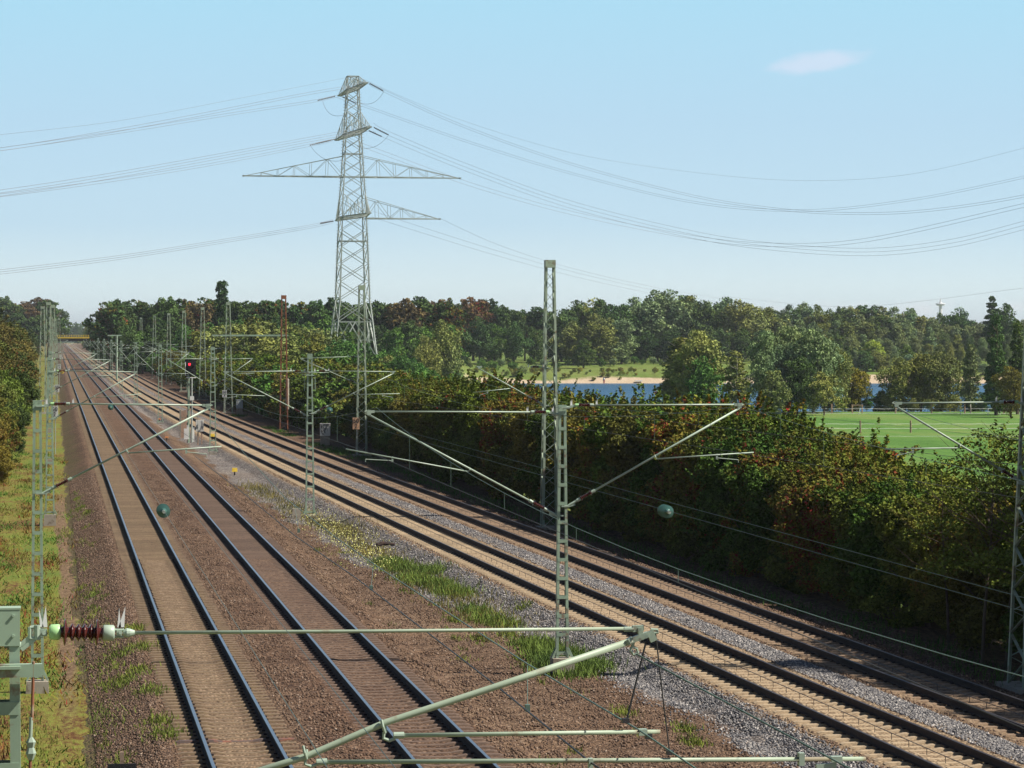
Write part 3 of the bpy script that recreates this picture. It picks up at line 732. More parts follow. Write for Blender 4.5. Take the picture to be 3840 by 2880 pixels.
# --- tall lattice masts along the left verge
for k, (px, Z, zt) in enumerate([(182, 346, 12.1), (198, 382, 12.1), (160, 409, 12.2), (191, 455, 11), (206, 520, 11), (221, 717, 12.1)]):
    T_ = lattice_mast(px, Z, zt, f'{ORD[k]} nearest of the tall lattice masts bunched behind the verge ladder masts', 'lattice masts bunched on the left verge', far=True, thick=.14, wb=.9)
for k, Z in enumerate([212, 280, 620, 850]):
    T_ = h_mast(203 - 3966 / Z, Z, 6.8, f'{ORD[k]} nearest distant ladder mast with an arm over the verge side track', 'distant ladder masts on the left verge', wt=.3, wb=.5, panel=.8)
    c = W(203 - 3966 / Z, Z); cantilever(T_, c.x, c.y, 1, 3.9, detail=False)
# --- small far masts in the median
for k, Z in enumerate([300, 376, 450, 525, 600, 680, 760, 840]):
    x = (xB(Z) + xC(Z)) / 2; y = Z
    X, Zc = XZ(x, y); px = 1920 + F * X / Zc
    T_ = h_mast(px, Zc, 7.4, f'{ORD[k]} small distant ladder mast between the track pairs beyond the signal', 'small distant masts between the track pairs', wt=.3, wb=.5, panel=.8)
    cantilever(T_, x, y, -1, xB(y) + .2, detail=False); cantilever(T_, x, y, 1, xC(y) + .2, detail=False)
# thicker post with a long arm, far right of median
c = W(438, 560); T_ = tag(empty('steel_post', (c.x, c.y, -.6)), 'thick pale green steel post with a long top arm, far down the line', 'steel post')
MB().tube([(c.x, c.y, -.8), (c.x, c.y, 8.1)], .2, 10).build('post', M['green'], T_); mb = MB(); mb.box((c.x - .4, c.y, 8.1), (2.6, .22, .24)); mb.build('arm', M['green'], T_)

# ------------------------------------------------------------------ overhead wires
ST = [-30, 20.9, 76, 145, 222, 300, 376, 450, 525, 600, 680, 760, 840, 960]
def wires(fx, label, z_end=6.6, zc=5.38, sag=.95, skip0=False):
    O = tag(empty('overhead_wire', (fx(76), 76, zc)), label, 'overhead wire')
    cp, mp = [], []; drops = []
    for a, b in zip(ST[:-1], ST[1:]):
        if skip0 and b < 80: continue
        n = 14
        for i in range(n):
            t = i / n; y = a + (b - a) * t
            ia = ST.index(a); sa = .3 * (-1) ** ia; sb = -sa
            x = (fx(a) + sa) * (1 - t) + (fx(b) + sb) * t
            zm = z_end - 4 * sag * t * (1 - t) if y > 76 else 5.54 + 8.2e-4 * (max(y, 14) - 40) ** 2
            cp.append(Vector((x, y, zc))); mp.append(Vector((x, y, zm)))
            if i in (2, 4, 6, 8, 10, 12) and 30 < y < 330: drops.append((Vector((x, y, zc)), Vector((x, y, zm))))
    MB().tube(cp, .0055, 5).build('contact_wire', M['wired'], O); MB().tube(mp, .0050, 5).build('messenger_wire', M['wire'], O)
    for a, b in drops: MB().tube([a, b], .004, 4).build('dropper', M['wire'], O)
    return O
OA = wires(xA, 'overhead wire pair above the track nearest the left verge', skip0=True)
# the last span in front of the near mast, read off its clamp points
e1 = PL(780, 1524, W(140, 77.4).y)
mp = []; q1 = Q(2395, 2737)
for i in range(25):
    t = i / 24; p = e1.lerp(q1, t); p.z -= 4 * .12 * t * (1 - t); mp.append(p)
d = (q1 - mp[-3]).normalized(); mp.append(q1 + d * 6)
# fit: steeper first part so that the wire hangs low along the span
mpts = [e1, WP(825, 1590, 71), WP(916, 1700, 62.5), WP(1070, 1868, 53), WP(1260, 2016, 45), WP(1420, 2128, 39.5), WP(1640, 2272, 33), WP(1978, 2490, 27), q1, Q(2580, 2880) + Vector((.05, -1.9, 0))]
MB().tube(mpts, .0065, 6).build('messenger_wire', M['wire'], OA, smooth=True)
cpts = [PL(733, 1712, W(140, 77.4).y), WP(900, 1839, 60), WP(1110, 2012, 48), WP(1330, 2164, 40), WP(1620, 2385, 31), WP(1840, 2555, 27), Q(2213, 2858), Q(2300, 2905) + Vector((0, -1.2, 0))]
MB().tube(cpts, .0075, 6).build('contact_wire', M['wired'], OA, smooth=True)
for a, b in (((1978, 2494, 27), (1978, 2655, 26.2)), ((1400, 2118, 39.8), (1392, 2205, 38.5)), ((1105, 1893, 52), (1120, 1990, 49))):
    MB().tube([WP(*a), WP(*b)], .0035, 5).build('dropper', M['wire'], OA); MB().box(WP(*b), (.04, .06, .06)).build('clip', M['wire'], OA)
MB().tube([Q(2423, 2405), Q(2352, 2694), Q(2340, 2702)], .0075, 6).build('stitch_wire', M['wired'], OA)
MB().tube([Q(2458, 2372), Q(2484, 2600), Q(2510, 2815)], .0055, 6).build('stitch_wire', M['wired'], OA)
MB().tube([Q(2385, 2452), Q(2760, 2680) + Vector((.1, -1.6, 0)), Q(3300, 3020) + Vector((.3, -3.5, 0))], .006, 6).build('messenger_wire', M['wire'], OA)
for q_ in ((2346, 2702), (2512, 2822), (2432, 2762)): MB().box(Q(*q_), (.05, .045, .032)).build('clip', M['wired'], OA)
wires(xB, 'overhead wire pair above the dark brown sleeper track', sag=1.0, skip0=False)
wires(xC, 'overhead wire pair above the cream sleeper track', sag=1.0)
wires(xD, 'overhead wire pair above the track nearest the hedge', sag=.9, zc=5.5)
# strain insulators hanging in thin wires that run along the line
def strain(x, z, ys, label, r=.062, dz=0):
    O = tag(empty('tension_wire', (x, ys[0], z)), label, 'tension wire')
    y0, y1 = 2, ys[-1] + 80
    MB().tube([(x, y0, z + .05), (x, (y0 + y1) / 2, z - .03), (x, y1, z + .1)], .002, 4).build('wire', M['wire'], O)
    for yy in ys:
        prof = []
        for k in range(5): t = .1 + k * .17; prof += [(t, .03), (t + .03, r), (t + .10, r * .95), (t + .14, .03)]
        I = MB().lathe((x, yy - .13, z), (x, yy + .13, z), [(0, .015)] + prof + [(1, .015)], 20).build('insulator', M['glassins'], O)
        MB().tube([(x, yy - .20, z), (x, yy - .12, z)], .016, 8).build('fitting', M['galv'], I)
c = PL(612, 1915, 28); strain(c.x, c.z, [28], 'thin wire with a round green insulator over the left hand track')
c = PL(2495, 1917, 28); strain(c.x, c.z, [28], 'thin wire with a ribbed green insulator in front of the dark hedge')
c = PL(1236, 1537, 66); strain(c.x, c.z, [66], 'thin wire with a small green insulator beside the ladder mast with two arms')
c = PL(2474, 1500, 72); strain(c.x, c.z, [72], 'thin wire with a small dark insulator in front of the lake')
c = PL(415, 1527, 66); strain(c.x, c.z, [66], 'thin wire with a small dark insulator under the long verge side arm')
# ------------------------------------------------------------------ signs, signal, cabinets
def text_mesh(txt, size, loc, m, parent, name='number'):
    cu = bpy.data.curves.new(name, 'FONT'); cu.body = txt; cu.size = size; cu.extrude = .004; cu.align_x = 'CENTER'; cu.align_y = 'CENTER'
    t = bpy.data.objects.new(name, cu); dg = bpy.context.evaluated_depsgraph_get(); C.objects.link(t); dg.update()
    me = bpy.data.meshes.new_from_object(t.evaluated_get(dg)); bpy.data.objects.remove(t)
    o = bpy.data.objects.new(name, me); me.materials.clear(); me.materials.append(m); C.objects.link(o)
    o.parent = parent; o.rotation_euler = (R_(90), 0, -PHI * .6); o.location = parent_world(parent).inverted() @ Vector(loc); return o
def km_sign(px, py0, py1, Z, top, bot, label, m='signw', w=.52, name='kilometre_sign', post=True):
    c = WP(px, (py0 + py1) / 2, Z); h = (py1 - py0) * Z / F
    S = tag(empty(name, (c.x, c.y, -.8)), label, 'kilometre sign')
    rot = Matrix.Rotation(-PHI * .6, 3, 'Z')
    MB().box(c, (w, .03, h), rot).build('panel', M[m], S)
    if post:
        MB().tube([(c.x + .05, c.y + .06, -.8), (c.x + .05, c.y + .06, c.z + h * .4)], .035, 8).build('post', M['galv'], S)
    if top: text_mesh(top, h * .52, c + Vector((-.006, -.03, h * .21)), M['black'], S)
    if bot: text_mesh(bot, h * .52, c + Vector((-.006, -.03, -h * .24)), M['black'], S)
    return S
km_sign(1335.5, 1566, 1610, 223.5, '50', '2', 'faded orange km board reading 50 2 in front of a tall lattice mast', 'signo')
km_sign(842, 1463, 1490, 342, '50', '4', 'white km board reading 50 4 near the grey cabinet')
km_sign(205, 1523, 1566, 230, '50', '2', 'white km board reading 50 2 on the left verge under the long arm')
km_sign(214, 1443, 1471, 346, '50', '3', 'second white km board from the front on the left verge')
km_sign(222, 1365, 1383, 520, '50', '4', 'third white km board from the front on the left verge')
km_sign(227, 1330, 1341, 850, None, None, 'tiny far white board on the left verge')
km_sign(492, 1333, 1347, 700, None, None, 'small white board far away beside the hedge', post=True)
MB_ = MB(); c = WP(233, 1394, 560); MB_.lathe((c.x, c.y, c.z - .35), (c.x, c.y, c.z + .35), [(0, .2), (.5, .36), (1, .2)], 8); tag(MB_.build('yellow_marker', M['yellow']), 'small yellow marker on the far left verge', 'marker')

# red light signal
Z = 246; c = W(707, Z); c2 = W(719, Z)
S = tag(empty('railway_signal', (c.x, c.y, -.7)), 'black screened railway signal showing a red light on two posts', 'railway signal')
MB().tube([(c.x, c.y, -.7), (c.x, c.y, WP(707, 1405, Z).z)], .095, 10).build('post', M['green'], S)
p2 = MB(); top2 = WP(719, 1418, Z).z
p2.tube([(c2.x, c2.y, -.7), (c2.x, c2.y, top2)], .075, 10); p2.build('post', M['galv'], S)
hc = WP(714, 1379, Z); hw, hh = .90, 1.36
head = MB(); head.box(hc, (hw, .12, hh)); head.box(hc + Vector((-.08, .06, .72)), (.6, .3, .06)); head.build('signal_screen', M['black'], S)
for (dx, dz, lit) in ((-.08, .28, True), (.22, .10, False), (-.10, -.05, False), (.16, -.42, False), (-.1, -.45, False)):
    q = hc + Vector((dx, -.07, dz)); lamp = MB().lathe(q, q + Vector((0, -.03, 0)), [(0, .10), (1, .10)], 14).build('lamp', M['redlamp'] if lit else M['darklens'], S)
    hood = MB(); n = 9
    for i in range(n):
        a = math.pi * i / (n - 1)
        for yy in (0, -.28): hood.v.append(q + Vector((math.cos(a) * .13, yy, math.sin(a) * .13)))
    for i in range(n - 1): hood.face((2 * i, 2 * i + 1, 2 * i + 3, 2 * i + 2))
    hood.build('lamp_hood', M['black'], lamp)
fr = MB(); fr.tube([hc + Vector((-.42, -.12, .45)), hc + Vector((-.42, -.12, -.66)), hc + Vector((-.2, -.12, -.66))], .025, 6); fr.tube([hc + Vector((-.35, -.2, -.82)), hc + Vector((.45, -.2, -.82))], .03, 6); fr.build('ladder_rail', M['white'], S)
pl = WP(720, 1493, Z); MB().box(pl + Vector((0, -.12, 0)), (.33, .02, .34)).build('name_plate', M['signw'], S)
def scribble(parent, c, w, h, m, n, seed):
    rg = random.Random(seed); mb = MB()
    for k in range(n):
        pts = [Vector((c.x + rg.uniform(-w, w) * .42, c.y, c.z + rg.uniform(-h, h) * .42))]
        for _ in range(5): pts.append(Vector((min(c.x + w * .44, max(c.x - w * .44, pts[-1].x + rg.uniform(-.3, .3) * w)), c.y, min(c.z + h * .44, max(c.z - h * .44, pts[-1].z + rg.uniform(-.4, .4) * h)))))
        sm_ = []
        for i in range(len(pts) - 1):
            for t in (0, .33, .66): sm_.append(pts[i].lerp(pts[i + 1], t))
        mb.tube(sm_, .012, 4)
    return mb.build('scrawl', m, parent)
def cabinet(px, py0, py1, Z, w, label, m='cabinet', body='conc', split=.62, scr=6, seed=1, name='relay_cabinet'):
    c = WP(px, py1, Z); h = (py1 - py0) * Z / F; hb = h * split; z0 = c.z
    S = tag(empty(name, (c.x, c.y, z0)), label, 'cabinet')
    MB().box((c.x, c.y, z0 + (h - hb) / 2 - .1), (w * .92, .3, h - hb + .2)).build('pedestal', M[body], S)
    bd = MB().box((c.x, c.y, z0 + h - hb / 2), (w, .36, hb)).build('housing', M[m], S)
    MB().box((c.x, c.y, z0 + h + .012), (w + .04, .42, .03)).build('lid', M[m], S)
    MB().box((c.x - .002, c.y - .184, z0 + h - hb / 2), (w - .06, .01, hb - .06)).build('door', M[m], S)
    scribble(S, Vector((c.x, c.y - .195, z0 + h - hb / 2)), w, hb, M['black'] if m != 'cabinet' else M['galv'], scr, seed)
cabinet(1219, 1589, 1660, 246, .82, 'white cabinet covered in black scrawls, left of the orange km board', m='boxw', split=.64, scr=12, seed=5)
cabinet(898, 1499, 1549, 338, .74, 'grey cabinet with faint scrawls standing beside the white km board', split=.64, scr=5, seed=8)
# white box on legs + group of concrete posts by the signal
c = WP(749, 1662, 241); S = tag(empty('trackside_box', (c.x, c.y, c.z)), 'white scrawled box on two legs beside the red signal', 'cabinet')
h0 = WP(749, 1618, 241).z; h1 = WP(749, 1575, 241).z
for s in (-.14, .16): MB().box((c.x + s, c.y, (c.z + h0) / 2 - .1), (.10, .12, h0 - c.z + .2)).build('leg', M['woodl'], S)
MB().box((c.x, c.y, (h0 + h1) / 2), (.64, .3, h1 - h0)).build('housing', M['boxw'], S); scribble(S, Vector((c.x, c.y - .16, (h0 + h1) / 2)), .64, h1 - h0, M['black'], 3, 3)
for k, (px, p0, p1, w, mm) in enumerate([(676, 1546, 1632, .13, 'conc'), (684, 1550, 1636, .22, 'woodl'), (695, 1546, 1600, .22, 'woodl'), (699, 1603, 1640, .40, 'signw'), (725, 1612, 1650, .16, 'signw')]):
    a = WP(px, p1, 244 + k * .6); b = WP(px, p0, 244 + k * .6)
    lab = ['thin grey post leftmost beside the signal', 'pale concrete post second from the left beside the signal', 'short pale concrete post just left of the signal posts', 'low wide cream box at the foot of the signal', 'narrow low cream box right of the signal foot'][k]
    MBx = MB().box((a + b) / 2, (w, .18, b.z - a.z + .3)); MBx.box(((a + b) / 2).xy.to_3d() + Vector((0, 0, b.z + .02 + .14)), (w * 1.1, .2, .04)); tag(MBx.build('trackside_post', M[mm]), lab, 'post')
# small things on the ballast
def small_box(px, py, Z, w, h, mm, label, name, cat, legs=True):
    c = WP(px, py, Z); S = tag(empty(name, c), label, cat)
    MB().box(c + Vector((0, 0, .1 + h / 2)), (w, w * .8, h), taper=.92).build('housing', M[mm], S)
    MB().box(c + Vector((0, 0, .0)), (w * .25, w * .25, .3)).build('stake', M['black'], S)
small_box(880, 1775, 190, .34, .24, 'yellow', 'small bright yellow box on a stake at the edge of the grey ballast', 'track_marker', 'marker')
small_box(795, 1642, 224, .40, .2, 'yellow', 'small yellow box at the foot of the ladder mast beside the signal', 'track_marker', 'marker')
small_box(597, 1577, 300, .36, .14, 'orange', 'small orange marker lying between the track pairs', 'track_marker', 'marker')
small_box(625, 1647, 222, .28, .1, 'orange', 'small rust red marker beside the second track', 'track_marker', 'marker')
# concrete stump left of median mast, dropped timber in the grass
c = WP(1111, 1927, 143); tag(MB().box(c + Vector((0, 0, .0)), (.42, .3, .5), taper=.9).build('concrete_stump', M['conc']), 'short concrete block left of the mast with two arms', 'concrete block')
MB().tube([c + Vector((.2, 0, .2)), c + Vector((.2, 0, 3.2))], .012, 5)
c = WP(1446, 2056, 124); tag(MB().tube([c + Vector((-.36, 0, .12)), c + Vector((-.1, .1, .2)), c + Vector((.4, .2, .14))], [.10, .09, .05], 8).build('old_timber', M['railside']), 'dark rotten timber lying on the grey ballast edge', 'timber')
# wooden stake with black plate at the bottom edge
c = W(457, 60.5, -.58); S = tag(empty('marker_stake', c), 'grey wooden stake with a black plate at the bottom edge', 'stake')
MB().box(c + Vector((0, 0, .25)), (.09, .09, .70), taper=.9).build('stake', M['wood'], S)
MB().box(c + Vector((0, -.06, .22)), (.57, .03, .3)).build('plate', M['black'], S)

# ------------------------------------------------------------------ pylon and power lines
PZ = 600.0; PX = 1322
TH = R_(12.3)
pc = W(PX, PZ, -2.8)
def pv(a, b, z):          # a: along the slanting arms (towards near right), b: sideways; camera aligned then to world
    X = (PX - 1920) * PZ / F + a * math.sin(TH) + b * math.cos(TH); Zz = PZ - a * math.cos(TH) + b * math.sin(TH)
    return Vector((Zz * SP + X * CP, Zz * CP - X * SP, CH + z))
PY = tag(empty('power_pylon', pc), 'huge steel lattice pylon with four levels of crossarms, standing behind the trees', 'pylon')
prof = [(-11.2, 9.9), (2.3, 7.0), (6.8, 6.0), (20, 5.1), (27, 4.6), (31.4, 4.0), (40.1, 3.1), (49, 2.3), (51.6, 2.15)]
def half(z):
    for (z0, s0), (z1, s1) in zip(prof[:-1], prof[1:]):
        if z0 <= z <= z1: return (s0 + (s1 - s0) * (z - z0) / (z1 - z0)) / 2
    return prof[-1][1] / 2
corners = ((-1, -1), (1, -1), (1, 1), (-1, 1))
for i, j in corners:
    mb = MB()
    for (z0, s0), (z1, s1) in zip(prof[:-1], prof[1:]): mb.bar(pv(i * s0 / 2, j * s0 / 2, z0), pv(i * s1 / 2, j * s1 / 2, z1), .27 if z0 < 20 else .20, .2 if z0 < 20 else .16)
    if (i, j) in ((-1, -1), (1, 1)):
        z = -6
        while z < 48:
            h = half(z); o = pv(i * h, j * h, z); mb.bar(o, pv(i * h, j * (h + .38), z), .07); z += .62
    mb.build('leg', M['galv'], PY)
mb = MB(); zs = [-11.2, -5.0, 2.3]
while zs[-1] < 50.5: zs.append(zs[-1] + max(1.7, half(zs[-1]) * 2 * .62))
zs[-1] = 51.6
for z0, z1 in zip(zs[:-1], zs[1:]):
    h0, h1 = half(z0), half(z1); w = .095 if z0 > 20 else .13
    for k in range(4):
        i0, j0 = corners[k]; i1, j1 = corners[(k + 1) % 4]
        A0, A1 = pv(i0 * h0, j0 * h0, z0), pv(i0 * h1, j0 * h1, z1); B0, B1 = pv(i1 * h0, j1 * h0, z0), pv(i1 * h1, j1 * h1, z1)
        if z0 < 2:
            mid = (A1 + B1) / 2; mb.bar(A0, mid, .2); mb.bar(B0, mid, .2); mb.bar(A1, B1, .18)
            for q, s_, e_ in ((.5, A0, A1), (.5, B0, B1)): mb.bar(s_.lerp(e_, .5), s_.lerp(mid, .5), .12); mb.bar(e_, s_.lerp(mid, .5), .12)
        else:
            mb.bar(A0, B1, w); mb.bar(B0, A1, w)
for zz in (2.3, 18.5, 31.4, 36, 23.4, 40.1, 49, 51.6):
    h = half(zz)
    for k in range(4):
        i0, j0 = corners[k]; i1, j1 = corners[(k + 1) % 4]; mb.bar(pv(i0 * h, j0 * h, zz), pv(i1 * h, j1 * h, zz), .16)
mb.build('lacing', M['galv'], PY)
def crossarm(z, rise, L, along, sides=(-1, 1), nb=5):
    f = (lambda u, v, zz: pv(u, v, zz)) if along else (lambda u, v, zz: pv(v, u, zz))
    mb = MB(); h = half(z); ht = half(z + rise)
    for s in sides:
        tip = f(s * L, 0, z)
        for q in (-1, 1):
            root = f(s * h, q * h, z); top = f(s * ht, q * ht, z + rise); tq = f(s * L, q * .35, z)
            mb.bar(root, tq, .19); mb.bar(top, tq, .10)
            pb, pt = root, top
            for k in range(1, nb + 1):
                t = k / (nb + 1); b_ = root.lerp(tq, t); t_ = top.lerp(tq, t)
                mb.bar(b_, t_, .07); mb.bar(pb, t_, .07) if k % 2 else mb.bar(pt, b_, .07); pb, pt = b_, t_
        for k in range(nb + 1):
            t0, t1 = k / (nb + 1), (k + 1) / (nb + 1)
            a0 = f(s * h, -h, z).lerp(f(s * L, -.35, z), t0); b1 = f(s * h, h, z).lerp(f(s * L, .35, z), t1)
            a1 = f(s * h, -h, z).lerp(f(s * L, -.35, z), t1); b0 = f(s * h, h, z).lerp(f(s * L, .35, z), t0)
            mb.bar(a0, b1, .11); mb.bar(b0, a1, .11); mb.bar(a1, b1, .10)
        mb.bar(f(s * (L + .2), -.5, z), f(s * (L + .2), .5, z), .3)
    return mb.build('crossarm', M['galv'], PY)
crossarm(49, 2.6, 16, True); crossarm(40.1, 4.4, 20, True); crossarm(31.4, 4.2, 21.8, False, nb=5); crossarm(23.4, 4.6, 19.5, True); crossarm(23.1, 4.2, 17.6, False, sides=(1,), nb=5)
def skyline(pts, label, n=2, sp=.45, r=.028, name='power_line', droop=None):
    O = tag(empty(name, WP(*pts[0])), label, 'power line', None)
    if pts[-1][0] > 4000 or pts[-1][0] < -100:
        q0, q1 = pts[-2], pts[-1]; pts = pts + [tuple(q1[i] + (q1[i] - q0[i]) * 1.6 for i in range(3))]
    P = [WP(*p) for p in pts]
    # smooth Catmull-Rom through the points
    S_ = []
    for i in range(len(P) - 1):
        p0, p1, p2, p3 = P[max(i - 1, 0)], P[i], P[i + 1], P[min(i + 2, len(P) - 1)]
        for k in range(8):
            t = k / 8; S_.append(.5 * ((2 * p1) + (p2 - p0) * t + (2 * p0 - 5 * p1 + 4 * p2 - p3) * t * t + (3 * p1 - p0 - 3 * p2 + p3) * t ** 3))
    S_.append(P[-1])
    for k in range(n):
        o = Vector((0, 0, (k - (n - 1) / 2) * sp)); MB().tube([q + o for q in S_], r, 4).build('conductor', M['alu'], O)
    return O
def strings(O, a, b, r=.16):   # dark insulator string at the arm end
    a = WP(*a); b = WP(*b); mb = MB(); prof = []
    for k in range(12): t = (k + .1) / 12; prof += [(t, .05), (t + .02, r), (t + .05, .05)]
    mb.lathe(a, b, prof, 6); mb.build('insulator_string', M['wired'], O)
s4 = 1.7360
L = lambda x, y, Z: (x * s4, y * s4, Z)
S1 = skyline([(1261, 361, 616), (1160, 382, 605), (850, 430, 570), (480, 490, 520), (0, 560, 470), (-500, 626, 430)], 'left hand conductors from the far tip of the topmost crossarm'); strings(S1, (1256, 361, 616), (1190, 377, 610))
S1 = skyline([(1360, 318, 590), (1150, 352, 570), (700, 440, 520), (300, 513, 470), (0, 568 - 8, 440), (-500, 620, 400)], 'left hand conductors from the near tip of the topmost crossarm')
S1 = skyline([(1295, 292, 600), (900, 368, 560), (450, 452, 510), (0, 505, 460), (-400, 545, 420)], 'thin left hand earth wire from the pylon tip', n=1, r=.02)
S1 = skyline([(1246, 526, 620), (1150, 547, 608), (850, 606, 570), (450, 672, 520), (0, 733, 470), (-400, 780, 430)], 'left hand conductors from the far tip of the second crossarm', n=2); strings(S1, (1240, 526, 620), (1160, 545, 612)); strings(S1, (1260, 521, 620), (1185, 538, 612))
S1 = skyline([(1380, 483, 585), (1150, 525, 560), (800, 590, 520), (400, 662, 475), (0, 724, 440), (-400, 775, 400)], 'left hand conductors from the near tip of the second crossarm', n=3)
S1 = skyline([(1250, 829, 622), (1150, 852, 608), (850, 902, 570), (450, 965, 520), (0, 1020, 470), (-400, 1060, 430)], 'low left hand conductors from the third slanting crossarm', n=3, sp=.35); strings(S1, (1250, 829, 622), (1200, 838, 612))
S2 = skyline([(1383, 311, 584), (1440, 341, 590), (1750, 478, 620), (2150, 617, 650), (2600, 735, 660), (2900, 782, 660), (3150, 800, 640), (3450, 792, 610), (3840, 735, 560), (4300, 620, 500)], 'right hand conductors from the near tip of the topmost crossarm'); strings(S2, (1386, 313, 584), (1438, 341, 588))
S2 = skyline([(1262, 361, 616), (1335, 388, 622), (1380, 402, 625), (1750, 530, 650), (2150, 652, 680), (2600, 758, 690), (3000, 790, 680), (3400, 752, 650), (3840, 664, 600), (4300, 550, 540)], 'right hand conductors from the far tip of the topmost crossarm'); strings(S2, (1285, 363, 616), (1335, 388, 620))
S2 = skyline([(1350, 292, 600), (1700, 440, 630), (2150, 575, 660), (2600, 646, 670), (3000, 677, 660), (3400, 655, 630), (3840, 555, 580), (4300, 420, 520)], 'thin right hand earth wire from the pylon tip with small weights', n=1, r=.02)
S2 = skyline([(1400, 476, 580), (1458, 508, 585), (1760, 632, 615), (2150, 770, 645), (2600, 880, 660), (2900, 925, 655), (3250, 945, 635), (3550, 915, 605), (3840, 845, 565), (4300, 720, 500)], 'right hand conductors from the near tip of the second crossarm', n=3, sp=.8); strings(S2, (1403, 478, 580), (1458, 506, 584)); strings(S2, (1383, 490, 586), (1432, 512, 590))
S2 = skyline([(1300, 520, 618), (1345, 540, 622), (1380, 552, 625), (1760, 690, 650), (2150, 800, 680), (2600, 890, 690), (2900, 918, 680), (3250, 900, 660), (3840, 770, 600), (4300, 660, 540)], 'right hand conductors from the far tip of the second crossarm', n=2, sp=.8)
S2 = skyline([(1395, 802, 581), (1600, 868, 640), (1900, 960, 740), (2200, 1040, 860), (2500, 1105, 990), (2700, 1140, 1100)], 'faint low conductors running down behind the tall mast to the trees', n=2, sp=1.2, r=.026)
S2 = skyline([(1650, 819, 607), (1900, 930, 700), (2200, 1020, 830), (2500, 1085, 980), (2800, 1135, 1160)], 'faint conductors from the end of the lowest sideways crossarm', n=1, r=.026)
S2 = skyline([(2700, 1110, 1100), (3200, 1150, 1100), (3840, 1080, 900)], 'very faint far wires above the wood across the lake', n=1, r=.03)
for k, (a, m_, b) in enumerate([((1210, 380, 612), (1240, 428, 600), (1290, 430, 600)), ((1440, 342, 588), (1400, 385, 600), (1350, 385, 600)), ((1165, 548, 606), (1220, 597, 600), (1290, 600, 600)), ((1455, 510, 586), (1400, 552, 600), (1340, 550, 600))]):
    A_, M_, B_ = WP(*a), WP(*m_), WP(*b); M2_ = M_ * 2 - (A_ + B_) / 2
    tag(MB().tube([A_ * (1 - t_) ** 2 + M2_ * (2 * t_ * (1 - t_)) + B_ * t_ ** 2 for t_ in [q_ / 10 for q_ in range(11)]], .035, 4).build('jumper_wire', M['alu']), ['left jumper loop under the topmost crossarm', 'right jumper loop under the topmost crossarm', 'left jumper loop under the second crossarm', 'right jumper loop under the second crossarm'][k], 'jumper wire')

# ------------------------------------------------------------------ far bridge, telecom tower
B = tag(empty('road_bridge', W(317, 1000, -.5)), 'low yellow road bridge crossing the far end of the line', 'bridge')
bz = lambda py: CH - (py - HY) * 1000 / F
p0, p1 = W(215, 1000), W(420, 1000)
def bb(mb, a, b, z0, z1, th=3): mb.bar(Vector((a.x, a.y, (z0 + z1) / 2)), Vector((b.x, b.y, (z0 + z1) / 2)), th, abs(z1 - z0))
mb = MB(); bb(mb, p0, p1, bz(1279), bz(1269), 8); mb.build('deck', M['railside'], B)
mb = MB(); f0, f1 = p0 + Vector((0, -4.1, 0)), p1 + Vector((0, -4.1, 0)); bb(mb, f0, f1, bz(1269), bz(1263), .2); mb.build('parapet', M['yellow'], B)
mb = MB()
for k in range(24): t = k / 23; q = f0.lerp(f1, t); mb.box((q.x, q.y, bz(1259.5)), (.12, .12, .7))
mb.bar(Vector((f0.x, f0.y, bz(1257))), Vector((f1.x, f1.y, bz(1257))), .12); mb.build('railing', M['yellow'], B)
for px in (213, 425): q = W(px, 1000); MB().box((q.x, q.y, 2.0), (4.5, 9, 6.5)).build('abutment', M['conc'], B)
TZ = 5200; q = W(3527, TZ); zt = CH + (1250 - 1120) * TZ / F
Tt = tag(empty('television_tower', (q.x, q.y, 0)), 'tiny pale television tower with a round pod, far off above the wood', 'tower')
zz = lambda py: CH + (1250 - py) * TZ / F
MB().lathe((q.x, q.y, 0), (q.x, q.y, zz(1141)), [(0, 5), (.6, 3.4), (1, 2.4)], 14).build('shaft', M['towerw'], Tt)
MB().lathe((q.x, q.y, zz(1147)), (q.x, q.y, zz(1135)), [(0, 3), (.15, 7.5), (.45, 7.5), (.5, 5), (.55, 9), (.75, 8.5), (.8, 4), (1, 3)], 18).build('pod', M['towerw'], Tt)
MB().lathe((q.x, q.y, zz(1136)), (q.x, q.y, zz(1120)), [(0, 2.2), (.4, 1.4), (1, .5)], 8).build('antenna', M['towerw'], Tt)

# ------------------------------------------------------------------ meadow fences
def fence_post(px, py0, py1, Z, w, mm, lab, lean=0, group=None):
    a = WP(px, py1, Z); b = WP(px + lean, py0, Z); a.z = T(a.x, a.y) - .1
    tag(MB().tube([a, b, b + Vector((0, 0, .02))], [w / 2, w / 2 * .94, w / 4], 7).build('fence_post', M[mm]), lab, 'fence post', group)
far = [(3011, 'wood'), (3118, 'woodl'), (3358, 'woodl'), (3493, 'woodl'), (3617, 'woodl'), (3763, 'woodl'), (2170, 'woodl'), (2300, 'woodl'), (2518, 'woodl'), (2720, 'woodl')]
for k, (px, mm) in enumerate(sorted(far)): fence_post(px, 1516, 1552, 440, .24, mm, f'{ORD[k]} wooden post from the left in the fence along the lake')
for k, (px, ln) in enumerate([(3046, 14), (3219, 6), (3602, 0), (3705, 0), (3750, 0), (3822, 8), (2546, 0), (2678, 0)]): fence_post(px, 1530, 1561, 432, .09, 'tape', f'{ORD[k]} thin white rod between the posts of the lake fence', ln, None)
for k, px in enumerate([3226, 3415]): fence_post(px, 1577, 1622, 355, .22, 'wood', f'{["left", "right"][k]} weathered post of the nearer meadow fence')
S = tag(empty('wooden_stile', WP(3215, 1550, 441)), 'small wooden gate frame in the lake fence', 'gate frame')
